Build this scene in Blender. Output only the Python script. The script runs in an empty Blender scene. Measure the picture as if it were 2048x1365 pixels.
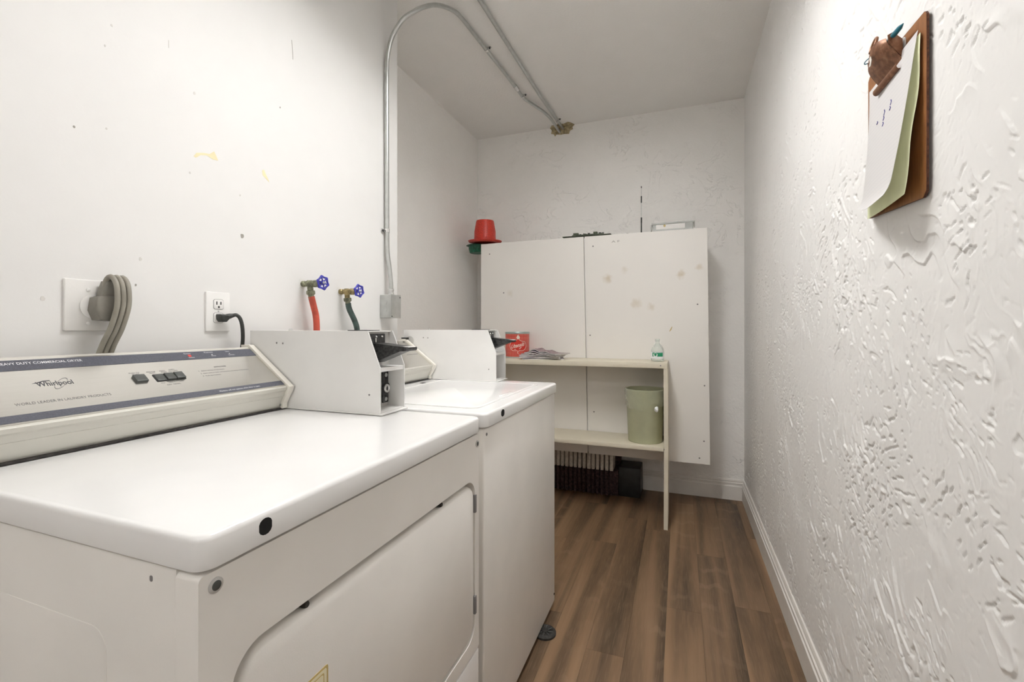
import bpy, bmesh, math, random
from mathutils import Vector, Matrix, noise as mnoise
random.seed(7)
PI = math.pi
sc = bpy.context.scene
COL = sc.collection

# ------------------------------------------------------------------ camera, world, exposure
cam = bpy.data.cameras.new('camera')
cam.sensor_width = 36.0
cam.lens = 36.0 * 910 / 2048
cam.shift_y = -25.5 / 2048
cam.clip_start = 0.02
camo = bpy.data.objects.new('camera', cam)
COL.objects.link(camo)
camo.location = (0, 0, 1.16)
camo.rotation_euler = (PI / 2, 0, math.radians(20.27))
sc.camera = camo
wd = bpy.data.worlds.new('world'); sc.world = wd; wd.use_nodes = True
wd.node_tree.nodes['Background'].inputs[0].default_value = (0.9, 0.95, 1.0, 1)
wd.node_tree.nodes['Background'].inputs[1].default_value = 0.02
LAMP = 36.5
sc.cycles.diffuse_bounces = 7
sc.cycles.adaptive_threshold = 0.04
sc.cycles.max_bounces = 12
sc.view_settings.view_transform = 'Standard'
sc.view_settings.look = 'None'
sc.view_settings.exposure = 0.0
sc.view_settings.gamma = 1.0
sc.view_settings.use_curve_mapping = False

# room dimensions (metres)
XL, XA, XR = -1.24, -1.562, 0.405      # left wall, alcove wall, right wall
YE, YB, YF = 1.812, 3.41, -1.7         # end of left wall, back wall, wall behind the camera
ZC = 2.71

# ------------------------------------------------------------------ materials
MATS = {}
class N:
    def __init__(s, name):
        s.m = bpy.data.materials.new(name); s.m.use_nodes = True
        s.t = s.m.node_tree; s.b = s.t.nodes['Principled BSDF']; MATS[name] = s.m
    def n(s, typ, **kw):
        nd = s.t.nodes.new(typ)
        for k, v in kw.items():
            if k.startswith('i_'):
                key = k[2:]
                key = int(key) if key.isdigit() else key.replace('_', ' ')
                nd.inputs[key].default_value = v
            else: setattr(nd, k, v)
        return nd
    def l(s, a, b): s.t.links.new(a, b)
    def pos(s): return s.n('ShaderNodeNewGeometry').outputs['Position']
    def obj(s): return s.n('ShaderNodeTexCoord').outputs['Object']
    def map(s, vec, scale=(1, 1, 1), rot=(0, 0, 0), loc=(0, 0, 0)):
        m = s.n('ShaderNodeMapping'); s.l(vec, m.inputs[0])
        m.inputs['Scale'].default_value = scale; m.inputs['Rotation'].default_value = rot
        m.inputs['Location'].default_value = loc
        return m.outputs[0]
    def noise(s, vec, scale, detail=3, rough=0.5, dist=0.0):
        t = s.n('ShaderNodeTexNoise'); s.l(vec, t.inputs['Vector'])
        t.inputs['Scale'].default_value = scale; t.inputs['Detail'].default_value = detail
        t.inputs['Roughness'].default_value = rough; t.inputs['Distortion'].default_value = dist
        return t.outputs['Fac']
    def mr(s, v, a, b, c=0.0, d=1.0, smooth=True):
        m = s.n('ShaderNodeMapRange'); m.interpolation_type = 'SMOOTHSTEP' if smooth else 'LINEAR'
        s.l(v, m.inputs[0])
        for i, x in enumerate((a, b, c, d)): m.inputs[i + 1].default_value = x
        return m.outputs[0]
    def math(s, op, a, b=None):
        m = s.n('ShaderNodeMath', operation=op)
        for i, x in enumerate((a, b)):
            if x is None: continue
            if isinstance(x, (int, float)): m.inputs[i].default_value = x
            else: s.l(x, m.inputs[i])
        return m.outputs[0]
    def mix(s, f, a, b, mode='MIX'):
        m = s.n('ShaderNodeMix', data_type='RGBA', blend_type=mode)
        if isinstance(f, (int, float)): m.inputs[0].default_value = f
        else: s.l(f, m.inputs[0])
        for i, x in ((6, a), (7, b)):
            if isinstance(x, tuple): m.inputs[i].default_value = (*x, 1)
            else: s.l(x, m.inputs[i])
        return m.outputs[2]
    def ramp(s, f, stops):
        r = s.n('ShaderNodeValToRGB'); s.l(f, r.inputs[0]); e = r.color_ramp.elements
        while len(e) < len(stops): e.new(0.5)
        for el, (p, c) in zip(e, stops): el.position = p; el.color = (*c, 1)
        return r.outputs[0]
    def bump(s, h, strength, dist):
        b = s.n('ShaderNodeBump'); s.l(h, b.inputs['Height'])
        b.inputs['Strength'].default_value = strength; b.inputs['Distance'].default_value = dist
        s.l(b.outputs[0], s.b.inputs['Normal'])
    def base(s, c):
        if isinstance(c, tuple): s.b.inputs['Base Color'].default_value = (*c, 1)
        else: s.l(c, s.b.inputs['Base Color'])

def simple(name, col, rough=0.5, metal=0.0, var=0.06, scale=20, bump=0.0, bscale=200, spec=None, coat=0.0):
    k = N(name)
    p = k.pos()
    f = k.noise(p, scale, 3)
    dark = tuple(c * (1 - var) for c in col); light = tuple(min(1, c * (1 + var)) for c in col)
    k.base(k.mix(k.mr(f, 0.3, 0.7), dark, light))
    k.b.inputs['Roughness'].default_value = rough
    k.b.inputs['Metallic'].default_value = metal
    if spec is not None: k.b.inputs['Specular IOR Level'].default_value = spec
    if coat: k.b.inputs['Coat Weight'].default_value = coat; k.b.inputs['Coat Roughness'].default_value = 0.08
    if bump: k.bump(k.noise(p, bscale, 3), bump, 0.002)
    return k.m

WHITE = (0.80, 0.785, 0.755)
simple('enamel', (0.83, 0.825, 0.815), 0.22, var=0.015, scale=6, coat=0.25)
simple('enamel_side', (0.83, 0.805, 0.765), 0.38, var=0.03, scale=5, bump=0.05, bscale=500)
simple('box_paint', (0.78, 0.77, 0.75), 0.4, var=0.02, scale=8)
simple('inner_metal', (0.55, 0.54, 0.52), 0.45, metal=0.3, var=0.08)
simple('dark_metal', (0.045, 0.045, 0.045), 0.42, metal=0.5, var=0.5, scale=120)
simple('black_plastic', (0.02, 0.021, 0.021), 0.4, var=0.3)
simple('rubber_dark', (0.03, 0.027, 0.024), 0.7, var=0.4, scale=80)
simple('button_grey', (0.06, 0.065, 0.06), 0.4, var=0.2)
simple('stripe_slate', (0.075, 0.078, 0.10), 0.5, var=0.2, scale=400)
simple('ink_dark', (0.05, 0.05, 0.06), 0.6)
simple('ink_mid', (0.20, 0.19, 0.19), 0.6)
simple('ink_blue', (0.05, 0.05, 0.25), 0.6)
simple('print_white', (0.8, 0.8, 0.82), 0.6)
simple('print_red', (0.75, 0.06, 0.04), 0.5)
simple('endcap', (0.80, 0.77, 0.70), 0.4, var=0.02)
simple('plate_white', (0.84, 0.83, 0.81), 0.35, var=0.015)
simple('plate_painted', (0.78, 0.765, 0.74), 0.5, var=0.02, bump=0.15, bscale=90)
simple('cord_grey', (0.30, 0.28, 0.235), 0.5, var=0.1)
simple('plug_grey', (0.24, 0.225, 0.195), 0.55, var=0.15)
simple('cord_black', (0.035, 0.038, 0.034), 0.45, var=0.2)
simple('brass', (0.30, 0.24, 0.12), 0.42, metal=0.75, var=0.45, scale=90, bump=0.3)
simple('valve_green', (0.23, 0.235, 0.16), 0.5, metal=0.5, var=0.5, scale=80, bump=0.4)
simple('wheel_blue', (0.035, 0.035, 0.33), 0.38, var=0.3, scale=120)
simple('hose_red', (0.52, 0.085, 0.05), 0.5, var=0.15, scale=40)
simple('hose_green', (0.05, 0.085, 0.077), 0.5, var=0.35, scale=40)
simple('galv', (0.52, 0.53, 0.515), 0.33, metal=0.8, var=0.07, scale=30)
simple('galv_bright', (0.75, 0.75, 0.74), 0.25, metal=0.9, var=0.1)
simple('trim_white', (0.78, 0.755, 0.715), 0.45, var=0.03, scale=10)
simple('tan_patch', (0.40, 0.33, 0.20), 0.9, var=0.35, scale=60, bump=0.8, bscale=120)
simple('yellow_chip', (0.84, 0.755, 0.49), 0.7, var=0.06)
simple('hat_red', (0.52, 0.035, 0.018), 0.42, var=0.25, scale=180)
simple('hat_green', (0.012, 0.11, 0.06), 0.4, var=0.35, scale=60)
simple('pcb', (0.05, 0.065, 0.035), 0.6, var=0.4, scale=60)
simple('can_green', (0.53, 0.55, 0.375), 0.42, var=0.06, scale=8)
simple('steel_tin', (0.42, 0.50, 0.48), 0.3, metal=0.7)
simple('cream_line', (0.85, 0.75, 0.66), 0.6)
simple('pen_teal', (0.015, 0.16, 0.22), 0.35)
simple('pen_clear', (0.55, 0.57, 0.56), 0.2, var=0.1)
simple('yellow_paper', (0.86, 0.90, 0.60), 0.75, var=0.04, scale=15)
simple('label_cream', (0.78, 0.72, 0.52), 0.6)
simple('label_gold', (0.52, 0.40, 0.16), 0.6)
simple('fin_pale', (0.62, 0.57, 0.51), 0.7, var=0.15, scale=60)
simple('maroon', (0.05, 0.025, 0.026), 0.85, var=0.6, scale=70)
simple('hole_dark', (0.006, 0.006, 0.006), 0.9)
simple('scuff', (0.35, 0.33, 0.30), 0.9)
simple('dent', (0.68, 0.66, 0.63), 0.9)
simple('bottle_green', (0.01, 0.26, 0.12), 0.4)
simple('fixture_white', (0.8, 0.8, 0.79), 0.4)
simple('film_knot', (0.85, 0.86, 0.86), 0.3, var=0.1, scale=120, bump=0.5)

# rusted copper coloured clip
k = N('clip_rust'); p = k.pos(); f = k.noise(p, 70, 5, 0.65)
k.base(k.ramp(f, [(0.25, (0.09, 0.045, 0.028)), (0.48, (0.20, 0.085, 0.042)), (0.66, (0.30, 0.15, 0.08)), (0.85, (0.20, 0.16, 0.11))]))
k.b.inputs['Metallic'].default_value = 0.45; k.b.inputs['Roughness'].default_value = 0.45
k.bump(f, 0.25, 0.001)
# brown hardboard
k = N('hardboard'); p = k.pos(); f = k.noise(k.map(p, (40, 40, 6)), 3, 5, 0.6)
k.base(k.ramp(f, [(0.2, (0.17, 0.062, 0.018)), (0.55, (0.30, 0.125, 0.042)), (0.85, (0.40, 0.19, 0.075))]))
k.b.inputs['Roughness'].default_value = 0.42
simple('hardboard_edge', (0.10, 0.035, 0.018), 0.8, var=0.5, scale=150)

# brushed console face
k = N('console_metal'); p = k.pos(); f = k.noise(k.map(p, (300, 4, 300)), 2, 2)
k.base(k.mix(f, (0.66, 0.645, 0.605), (0.74, 0.725, 0.685)))
k.b.inputs['Metallic'].default_value = 1.0; k.b.inputs['Roughness'].default_value = 0.24
k = N('console_rail'); p = k.pos()
k.base(k.mix(k.noise(p, 10), (0.60, 0.585, 0.53), (0.66, 0.645, 0.59)))
k.b.inputs['Metallic'].default_value = 0.3; k.b.inputs['Roughness'].default_value = 0.42

# smooth painted walls
def wall_mat(name, col, b1, b2, sc1=3, sc2=90, crack=0.0):
    k = N(name); p = k.pos()
    f = k.noise(p, 2.2, 4, 0.6)
    k.base(k.mix(k.mr(f, 0.3, 0.7), tuple(c * 0.965 for c in col), col))
    k.b.inputs['Roughness'].default_value = 0.6
    h = k.math('ADD', k.math('MULTIPLY', k.noise(p, sc1, 3), b1), k.math('MULTIPLY', k.noise(p, sc2, 4, 0.6), b2))
    if crack:
        w = k.noise(k.map(p, (1, 1, 1.2)), 5.5, 5, 0.62, 0.8)
        ridge = k.math('MULTIPLY', k.mr(w, 0.50, 0.512), k.mr(k.noise(p, 3.1, 2), 0.42, 0.62))
        h = k.math('ADD', h, k.math('MULTIPLY', ridge, crack))
    k.bump(h, 0.7, 0.006)
    return k
wall_mat('wall_smooth', (0.82, 0.81, 0.795), 0.8, 0.05)
wall_mat('wall_rough', (0.89, 0.872, 0.845), 0.8, 0.75, 4, 60)
wall_mat('wall_back', (0.90, 0.885, 0.86), 0.8, 0.75, 4, 65, crack=1.0)
wall_mat('ceiling_paint', (0.84, 0.825, 0.80), 0.5, 0.45, 3, 90)

# skip-trowel plaster on the right wall
k = N('wall_trowel'); p = k.pos()
f = k.noise(p, 1.6, 4, 0.6)
k.base(k.mix(k.mr(f, 0.3, 0.7), (0.81, 0.80, 0.785), (0.84, 0.83, 0.815)))
k.b.inputs['Roughness'].default_value = 0.85

# plank floor
k = N('wood_plank'); p = k.pos()
oi = k.n('ShaderNodeObjectInfo').outputs['Random']
off = k.n('ShaderNodeCombineXYZ'); k.l(k.math('MULTIPLY', oi, 37.0), off.inputs[0]); k.l(k.math('MULTIPLY', oi, 91.0), off.inputs[1])
va = k.n('ShaderNodeVectorMath', operation='ADD'); k.l(p, va.inputs[0]); k.l(off.outputs[0], va.inputs[1])
pp = va.outputs[0]
st = k.noise(k.map(pp, (11, 0.55, 1)), 1.0, 3, 0.5, 0.4)
fine = k.noise(k.map(pp, (120, 5, 1)), 2.0, 4, 0.6)
wv = k.n('ShaderNodeTexWave', wave_type='RINGS', rings_direction='X')
k.l(k.map(pp, (7, 0.9, 1)), wv.inputs['Vector'])
wv.inputs['Scale'].default_value = 2.2; wv.inputs['Distortion'].default_value = 3.0; wv.inputs['Detail'].default_value = 2.0; wv.inputs['Detail Scale'].default_value = 1.2
c0 = k.ramp(st, [(0.30, (0.068, 0.044, 0.025)), (0.45, (0.138, 0.084, 0.046)), (0.56, (0.215, 0.133, 0.073)), (0.72, (0.31, 0.196, 0.112))])
tint = k.ramp(oi, [(0.0, (0.86, 0.85, 0.84)), (0.5, (1.0, 0.98, 0.95)), (1.0, (1.10, 1.09, 1.07))])
c1 = k.mix(1.0, c0, tint, 'MULTIPLY')
c2 = k.mix(k.mr(fine, 0.42, 0.75, 0.0, 0.42), c1, (0.27, 0.175, 0.108))
g = k.mr(wv.outputs['Fac'], 0.80, 0.97, 0.0, 0.22)
c3 = k.mix(k.math('MULTIPLY', g, k.mr(k.noise(k.map(pp, (5, 1.2, 1)), 1.0, 2), 0.5, 0.68)), c2, (0.34, 0.235, 0.155))
k.base(c3)
k.b.inputs['Roughness'].default_value = 0.48
k.bump(fine, 0.12, 0.001)

# aged cream shelf paint
k = N('shelf_paint'); p = k.pos()
f = k.noise(k.map(p, (6, 6, 14)), 3, 6, 0.7)
wear = k.mr(k.noise(p, 45, 5, 0.7), 0.66, 0.74)
k.base(k.mix(k.math('MULTIPLY', wear, 0.55), k.mix(f, (0.66, 0.60, 0.47), (0.73, 0.68, 0.56)), (0.26, 0.16, 0.075)))
k.b.inputs['Roughness'].default_value = 0.5

# cabinet doors with tea-coloured stains
k = N('door_paint'); p = k.pos()
colr = k.mix(k.mr(k.noise(p, 1.5, 3), 0.3, 0.7), (0.80, 0.775, 0.735), (0.83, 0.805, 0.765))
sepx = k.n('ShaderNodeSeparateXYZ'); k.l(p, sepx.inputs[0])
wob = k.noise(p, 40, 3)
for (sx, sz, r, a) in [(-.451, 1.488, .038, .60), (-.341, 1.543, .028, .30), (.006, 1.499, .034, .60), (.113, 1.541, .028, .40),
                       (-.268, 1.322, .045, .38), (-.175, 1.298, .03, .34), (-1.14, 1.41, .03, .25)]:
    dx = k.math('SUBTRACT', sepx.outputs[0], sx); dz = k.math('SUBTRACT', sepx.outputs[2], sz)
    d2 = k.math('SQRT', k.math('ADD', k.math('MULTIPLY', dx, dx), k.math('MULTIPLY', dz, dz)))
    d3 = k.math('ADD', d2, k.math('MULTIPLY', k.math('SUBTRACT', wob, 0.5), 0.045))
    colr = k.mix(k.mr(d3, r * 0.0, r * 1.1, a * 1.0, 0.0), colr, (0.52, 0.42, 0.26))
k.base(colr); k.b.inputs['Roughness'].default_value = 0.5
k.bump(k.noise(p, 60, 3), 0.06, 0.003)

# dotted tin (uses the UV of the tin wall)
k = N('tin_red')
uv = k.n('ShaderNodeTexCoord').outputs['UV']
m = k.map(uv, (52, 17, 1))
fr = k.n('ShaderNodeVectorMath', operation='FRACTION'); k.l(m, fr.inputs[0])
sb = k.n('ShaderNodeVectorMath', operation='SUBTRACT'); k.l(fr.outputs[0], sb.inputs[0]); sb.inputs[1].default_value = (0.5, 0.5, 0)
ln = k.n('ShaderNodeVectorMath', operation='LENGTH'); k.l(sb.outputs[0], ln.inputs[0])
k.base(k.mix(k.mr(ln.outputs['Value'], 0.20, 0.30, 1, 0), (0.60, 0.035, 0.022), (0.80, 0.45, 0.36)))
k.b.inputs['Roughness'].default_value = 0.35
simple('tin_red_plain', (0.62, 0.035, 0.022), 0.35, var=0.05)

# ruled writing paper
k = N('ruled_paper'); p = k.pos()
sp = k.n('ShaderNodeSeparateXYZ'); k.l(p, sp.inputs[0])
fz = k.math('FRACT', k.math('MULTIPLY', sp.outputs[2], 115.0))
line = k.mr(fz, 0.80, 0.92)
k.base(k.mix(k.math('MULTIPLY', line, 0.22), (0.82, 0.80, 0.80), (0.50, 0.52, 0.62)))
k.b.inputs['Roughness'].default_value = 0.8
tl = k.n('ShaderNodeBsdfTranslucent'); tl.inputs[0].default_value = (0.85, 0.84, 0.83, 1)
mx = k.n('ShaderNodeMixShader'); mx.inputs[0].default_value = 0.3
k.l(k.b.outputs[0], mx.inputs[1]); k.l(tl.outputs[0], mx.inputs[2]); k.l(mx.outputs[0], k.t.nodes['Material Output'].inputs['Surface'])

# glossy magazine covers
def cover(name, stops, seed):
    k = N(name); p = k.pos()
    f = k.noise(k.map(p, loc=(seed, seed * 2, 0)), 22, 5, 0.75, 1.0)
    k.base(k.ramp(f, stops)); k.b.inputs['Roughness'].default_value = 0.3
cover('cover_mauve', [(0.36, (0.04, 0.02, 0.035)), (0.45, (0.22, 0.10, 0.13)), (0.54, (0.42, 0.32, 0.33)), (0.60, (0.10, 0.045, 0.06))], 1)
cover('cover_pale', [(0.3, (0.25, 0.19, 0.21)), (0.5, (0.56, 0.52, 0.52)), (0.7, (0.30, 0.22, 0.24))], 4)
cover('cover_dark', [(0.3, (0.03, 0.02, 0.05)), (0.55, (0.14, 0.10, 0.16)), (0.75, (0.45, 0.38, 0.42))], 9)
simple('page_white', (0.66, 0.64, 0.62), 0.7)

# clear plastics
def clear(name, tint, alpha, rough=0.08, crumple=0.0):
    k = N(name)
    if crumple: k.bump(k.noise(k.map(k.pos(), (1, 1, .6), (.5, .4, 0)), 38, 4, .6, 1.2), crumple, 0.012)
    nt = k.t; out = nt.nodes['Material Output']
    tr = k.n('ShaderNodeBsdfTransparent'); tr.inputs[0].default_value = (*tint, 1)
    gl = k.b
    gl.inputs['Base Color'].default_value = (*tint, 1); gl.inputs['Roughness'].default_value = rough
    mx = k.n('ShaderNodeMixShader')
    lw = k.n('ShaderNodeLayerWeight'); lw.inputs[0].default_value = 0.35
    fac = k.mr(lw.outputs['Facing'], 0.0, 1.0, alpha, min(1, alpha + 0.45), False)
    k.l(fac, mx.inputs[0]); k.l(tr.outputs[0], mx.inputs[1]); k.l(gl.outputs[0], mx.inputs[2])
    k.l(mx.outputs[0], out.inputs['Surface'])
clear('clear_bottle', (0.90, 0.93, 0.91), 0.16)
clear('clear_film', (0.97, 0.98, 0.95), 0.07, 0.12, 0.9)
clear('clear_tub', (0.92, 0.93, 0.92), 0.34, 0.25)

# lamp diffuser
k = N('lamp_glow')
k.b.inputs['Base Color'].default_value = (0.9, 0.9, 0.9, 1)
k.b.inputs['Emission Color'].default_value = (1.0, 0.993, 0.98, 1)
k.b.inputs['Emission Strength'].default_value = LAMP

# ------------------------------------------------------------------ object helpers
WT = {}
def link(o, parent=None):
    COL.objects.link(o)
    if parent is not None:
        o.parent = parent
        o.matrix_parent_inverse = Matrix.Translation(-WT[parent.name])
def thing(name, loc, label, cat, group=None):
    o = bpy.data.objects.new(name, None); o.empty_display_size = 0.05
    o.location = loc; WT[o.name] = Vector(loc); link(o)
    o['label'] = label; o['category'] = cat
    if group: o['group'] = group
    return o
def mk(name, bm, mat, parent=None, smooth=35, label=None, cat=None, group=None, kind=None, recalc=True):
    if recalc: bmesh.ops.recalc_face_normals(bm, faces=bm.faces)
    xs = [v.co for v in bm.verts]
    c = Vector([(min(v[i] for v in xs) + max(v[i] for v in xs)) / 2 for i in range(3)])
    bmesh.ops.translate(bm, vec=-c, verts=bm.verts)
    me = bpy.data.meshes.new(name); bm.to_mesh(me); bm.free()
    mats = mat if isinstance(mat, (list, tuple)) else [mat]
    for m in mats: me.materials.append(MATS[m])
    if smooth:
        for f in me.polygons: f.use_smooth = True
        me.set_sharp_from_angle(angle=math.radians(smooth))
    o = bpy.data.objects.new(name, me); o.location = c; WT[o.name] = c
    link(o, parent)
    if label: o['label'] = label
    if cat: o['category'] = cat
    if group: o['group'] = group
    if kind: o['kind'] = kind
    return o
B = bmesh.new
def box(bm, x0, x1, y0, y1, z0, z1, bev=0.0, seg=2):
    r = bmesh.ops.create_cube(bm, size=1.0)
    for v in r['verts']:
        v.co = Vector(((x0 + x1) / 2 + v.co.x * (x1 - x0), (y0 + y1) / 2 + v.co.y * (y1 - y0), (z0 + z1) / 2 + v.co.z * (z1 - z0)))
    if bev:
        es = list({e for v in r['verts'] for e in v.link_edges})
        bmesh.ops.bevel(bm, geom=es, offset=bev, segments=seg, affect='EDGES', profile=0.5)
    return bm
def bxo(name, mat, parent, x0, x1, y0, y1, z0, z1, bev=0.0, seg=2, **kw):
    return mk(name, box(B(), x0, x1, y0, y1, z0, z1, bev, seg), mat, parent, **kw)
def frame_of(axis):
    a = Vector(axis).normalized()
    u = a.orthogonal().normalized(); return a, u, a.cross(u)
def lathe(bm, prof, center, axis=(0, 0, 1), seg=24, caps=True, uv=None, start=None):
    """prof: list of (radius, height along axis)"""
    a, u, w = frame_of(axis)
    if start is not None:
        u = Vector(start).normalized(); w = a.cross(u)
    c = Vector(center); rings = []
    for r, h in prof:
        rings.append([bm.verts.new(c + a * h + (u * math.cos(2 * PI * i / seg) + w * math.sin(2 * PI * i / seg)) * max(r, 1e-5)) for i in range(seg)])
    for k_ in range(len(rings) - 1):
        for i in range(seg):
            f = bm.faces.new((rings[k_][i], rings[k_][(i + 1) % seg], rings[k_ + 1][(i + 1) % seg], rings[k_ + 1][i]))
            if uv is not None:
                H = prof[-1][1] - prof[0][1]
                us = (i / seg, (i + 1) / seg, (i + 1) / seg, i / seg)
                vs = [(prof[k_][1] - prof[0][1]) / H] * 2 + [(prof[k_ + 1][1] - prof[0][1]) / H] * 2
                for lp, uu, vv in zip(f.loops, us, vs): lp[uv].uv = (uu, vv)
    if caps:
        bm.faces.new(rings[0][::-1]); bm.faces.new(rings[-1])
    return bm
def smooth_path(pts, n=8):
    P = [Vector(p) for p in pts]; out = []
    Q = [P[0] * 2 - P[1]] + P + [P[-1] * 2 - P[-2]]
    for i in range(1, len(Q) - 2):
        p0, p1, p2, p3 = Q[i - 1:i + 3]
        for j in range(n):
            t = j / n
            out.append(0.5 * ((2 * p1) + (p2 - p0) * t + (2 * p0 - 5 * p1 + 4 * p2 - p3) * t * t + (3 * p1 - p0 - 3 * p2 + p3) * t ** 3))
    out.append(P[-1]); return out
def tube(bm, pts, r, seg=10, caps=True):
    pts = [Vector(p) for p in pts]
    rs = r if isinstance(r, (list, tuple)) else [r] * len(pts)
    t0 = (pts[1] - pts[0]).normalized(); u = t0.orthogonal().normalized(); rings = []
    for i, p in enumerate(pts):
        t = (pts[min(i + 1, len(pts) - 1)] - pts[max(i - 1, 0)]).normalized()
        u = (u - t * u.dot(t)).normalized(); w = t.cross(u)
        rings.append([bm.verts.new(p + (u * math.cos(2 * PI * k_ / seg) + w * math.sin(2 * PI * k_ / seg)) * rs[i]) for k_ in range(seg)])
    for a in range(len(rings) - 1):
        for k_ in range(seg):
            bm.faces.new((rings[a][k_], rings[a][(k_ + 1) % seg], rings[a + 1][(k_ + 1) % seg], rings[a + 1][k_]))
    if caps: bm.faces.new(rings[0][::-1]); bm.faces.new(rings[-1])
    return bm
def torus(bm, c, axis, R, r, seg=28, rs=8):
    a, u, w = frame_of(axis); c = Vector(c); rings = []
    for i in range(seg):
        d = u * math.cos(2 * PI * i / seg) + w * math.sin(2 * PI * i / seg)
        rings.append([bm.verts.new(c + d * (R + r * math.cos(2 * PI * j / rs)) + a * r * math.sin(2 * PI * j / rs)) for j in range(rs)])
    for i in range(seg):
        for j in range(rs):
            bm.faces.new((rings[i][j], rings[(i + 1) % seg][j], rings[(i + 1) % seg][(j + 1) % rs], rings[i][(j + 1) % rs]))
    return bm
def prism(bm, prof, y0, y1):
    """closed (x, z) profile extruded along y"""
    a = [bm.verts.new((x, y0, z)) for x, z in prof]; b = [bm.verts.new((x, y1, z)) for x, z in prof]
    n = len(prof)
    for i in range(n): bm.faces.new((a[i], a[(i + 1) % n], b[(i + 1) % n], b[i]))
    bm.faces.new(a[::-1]); bm.faces.new(b); return bm
def rrect(a0, a1, b0, b1, r, n=8):
    out = []
    for ca, cb, s in ((a1 - r, b1 - r, 0), (a0 + r, b1 - r, 1), (a0 + r, b0 + r, 2), (a1 - r, b0 + r, 3)):
        for i in range(n + 1):
            t = PI / 2 * (s + i / n); out.append((ca + r * math.cos(t), cb + r * math.sin(t)))
    return out
def slab(bm, loop, h0, h1, f3, ch=0.0, loopf=None):
    """2-D loop swept from h0 to h1 through f3(a, b, h), with a chamfer at h1"""
    ca = sum(p[0] for p in loop) / len(loop); cb = sum(p[1] for p in loop) / len(loop)
    n = len(loop)
    def inset(d):
        out = []
        for i in range(n):
            p0, p1, p2 = Vector(loop[i - 1]), Vector(loop[i]), Vector(loop[(i + 1) % n])
            t = (p2 - p0).normalized(); nn = Vector((-t.y, t.x)); out.append(tuple(p1 + nn * d))
        return out
    sg = 1 if h1 > h0 else -1
    lv = [(loop, h0), (loop, h1 - sg * ch)]
    if ch:
        lv += [(inset(ch * 0.3), h1 - sg * ch * 0.3), (inset(ch), h1)]
    rings = [[bm.verts.new(f3(a, b, h)) for a, b in L] for L, h in lv]
    for k_ in range(len(rings) - 1):
        for i in range(n): bm.faces.new((rings[k_][i], rings[k_][(i + 1) % n], rings[k_ + 1][(i + 1) % n], rings[k_ + 1][i]))
    bm.faces.new(rings[0][::-1]); bm.faces.new(rings[-1]); return bm
def holed(bm, outer, inner, h0, h1, f3):
    """plate with a hole: outer and inner 2-D loops, between h0 and h1"""
    for h in (h0, h1):
        vo = [bm.verts.new(f3(a, b, h)) for a, b in outer]; vi = [bm.verts.new(f3(a, b, h)) for a, b in inner]
        es = [bm.edges.new((L[i], L[(i + 1) % len(L)])) for L in (vo, vi) for i in range(len(L))]
        bmesh.ops.triangle_fill(bm, use_beauty=True, use_dissolve=False, edges=es)
        if h == h0: a0, b0 = vo, vi
    for A_, B_ in ((a0, vo), (b0, vi)):
        n = len(A_)
        for i in range(n): bm.faces.new((A_[i], A_[(i + 1) % n], B_[(i + 1) % n], B_[i]))
    return bm
def gridsurf(bm, fn, nu, nv, thick=None):
    V = [[bm.verts.new(fn(i / nu, j / nv)) for i in range(nu + 1)] for j in range(nv + 1)]
    for j in range(nv):
        for i in range(nu): bm.faces.new((V[j][i], V[j][i + 1], V[j + 1][i + 1], V[j + 1][i]))
    if thick:
        bmesh.ops.recalc_face_normals(bm, faces=bm.faces)
        bmesh.ops.solidify(bm, geom=bm.faces[:], thickness=thick)
    return bm
DG = None
def text_bm(s, f3, a0, a1, b0, height, thick=0.0004, shear=0.0, bold=0.0):
    """lettering fitted between a0 and a1 on baseline b0, mapped by f3(a, b, h)"""
    cu = bpy.data.curves.new('t', 'FONT'); cu.body = s; cu.shear = shear; cu.offset = bold; cu.resolution_u = 3
    o = bpy.data.objects.new('t', cu); COL.objects.link(o)
    dg = bpy.context.evaluated_depsgraph_get(); dg.update()
    me = bpy.data.meshes.new_from_object(o.evaluated_get(dg))
    bm = bmesh.new(); bm.from_mesh(me)
    bpy.data.objects.remove(o); bpy.data.curves.remove(cu); bpy.data.meshes.remove(me)
    xs = [v.co.x for v in bm.verts]; x0, x1 = min(xs), max(xs)
    for v in bm.verts:
        v.co = Vector(f3(a0 + (v.co.x - x0) / (x1 - x0) * (a1 - a0), b0 + v.co.y / 0.70 * height, thick))
    return bm
def lettering(s, mat, parent, f3, a0, a1, b0, height, name='lettering', **kw):
    return mk(name, text_bm(s, f3, a0, a1, b0, height, **kw), mat, parent, smooth=0, recalc=False)

# ------------------------------------------------------------------ room shell
S = dict(kind='structure')
fl = bxo('floor', 'rubber_dark', None, XA - .05, XR + .1, YF - .1, YB + .1, -0.08, -0.0042, **S)
PW = 0.1335; edges = [0.3485 - PW * i for i in range(-1, 16)]
for ci, xe in enumerate(edges):
    x0, x1 = max(xe - PW, XA + .001), min(xe, XR - .001)
    if x1 - x0 < 0.01: continue
    yo = {1: 2.10, 2: 1.30, 3: 2.0, 4: 1.52}.get(ci, random.uniform(1.2, 2.4))
    y = yo - 1.219 * 4
    while y < YB:
        ya, yb_ = max(y, YF + .001), min(y + 1.219, YB - .001)
        if yb_ - ya > 0.02:
            bm = B(); g = 0.0002
            f3 = lambda a, b, h: (a, b, h)
            slab(bm, [(x0 + g, ya + g), (x1 - g, ya + g), (x1 - g, yb_ - g), (x0 + g, yb_ - g)], -0.0042, 0.0, f3, 0.0004)
            mk('plank', bm, 'wood_plank', fl, smooth=0)
        y += 1.219
bxo('ceiling', 'ceiling_paint', None, XA - .1, XR + .1, YF - .1, YB + .1, ZC, ZC + .08, **S)
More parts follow.
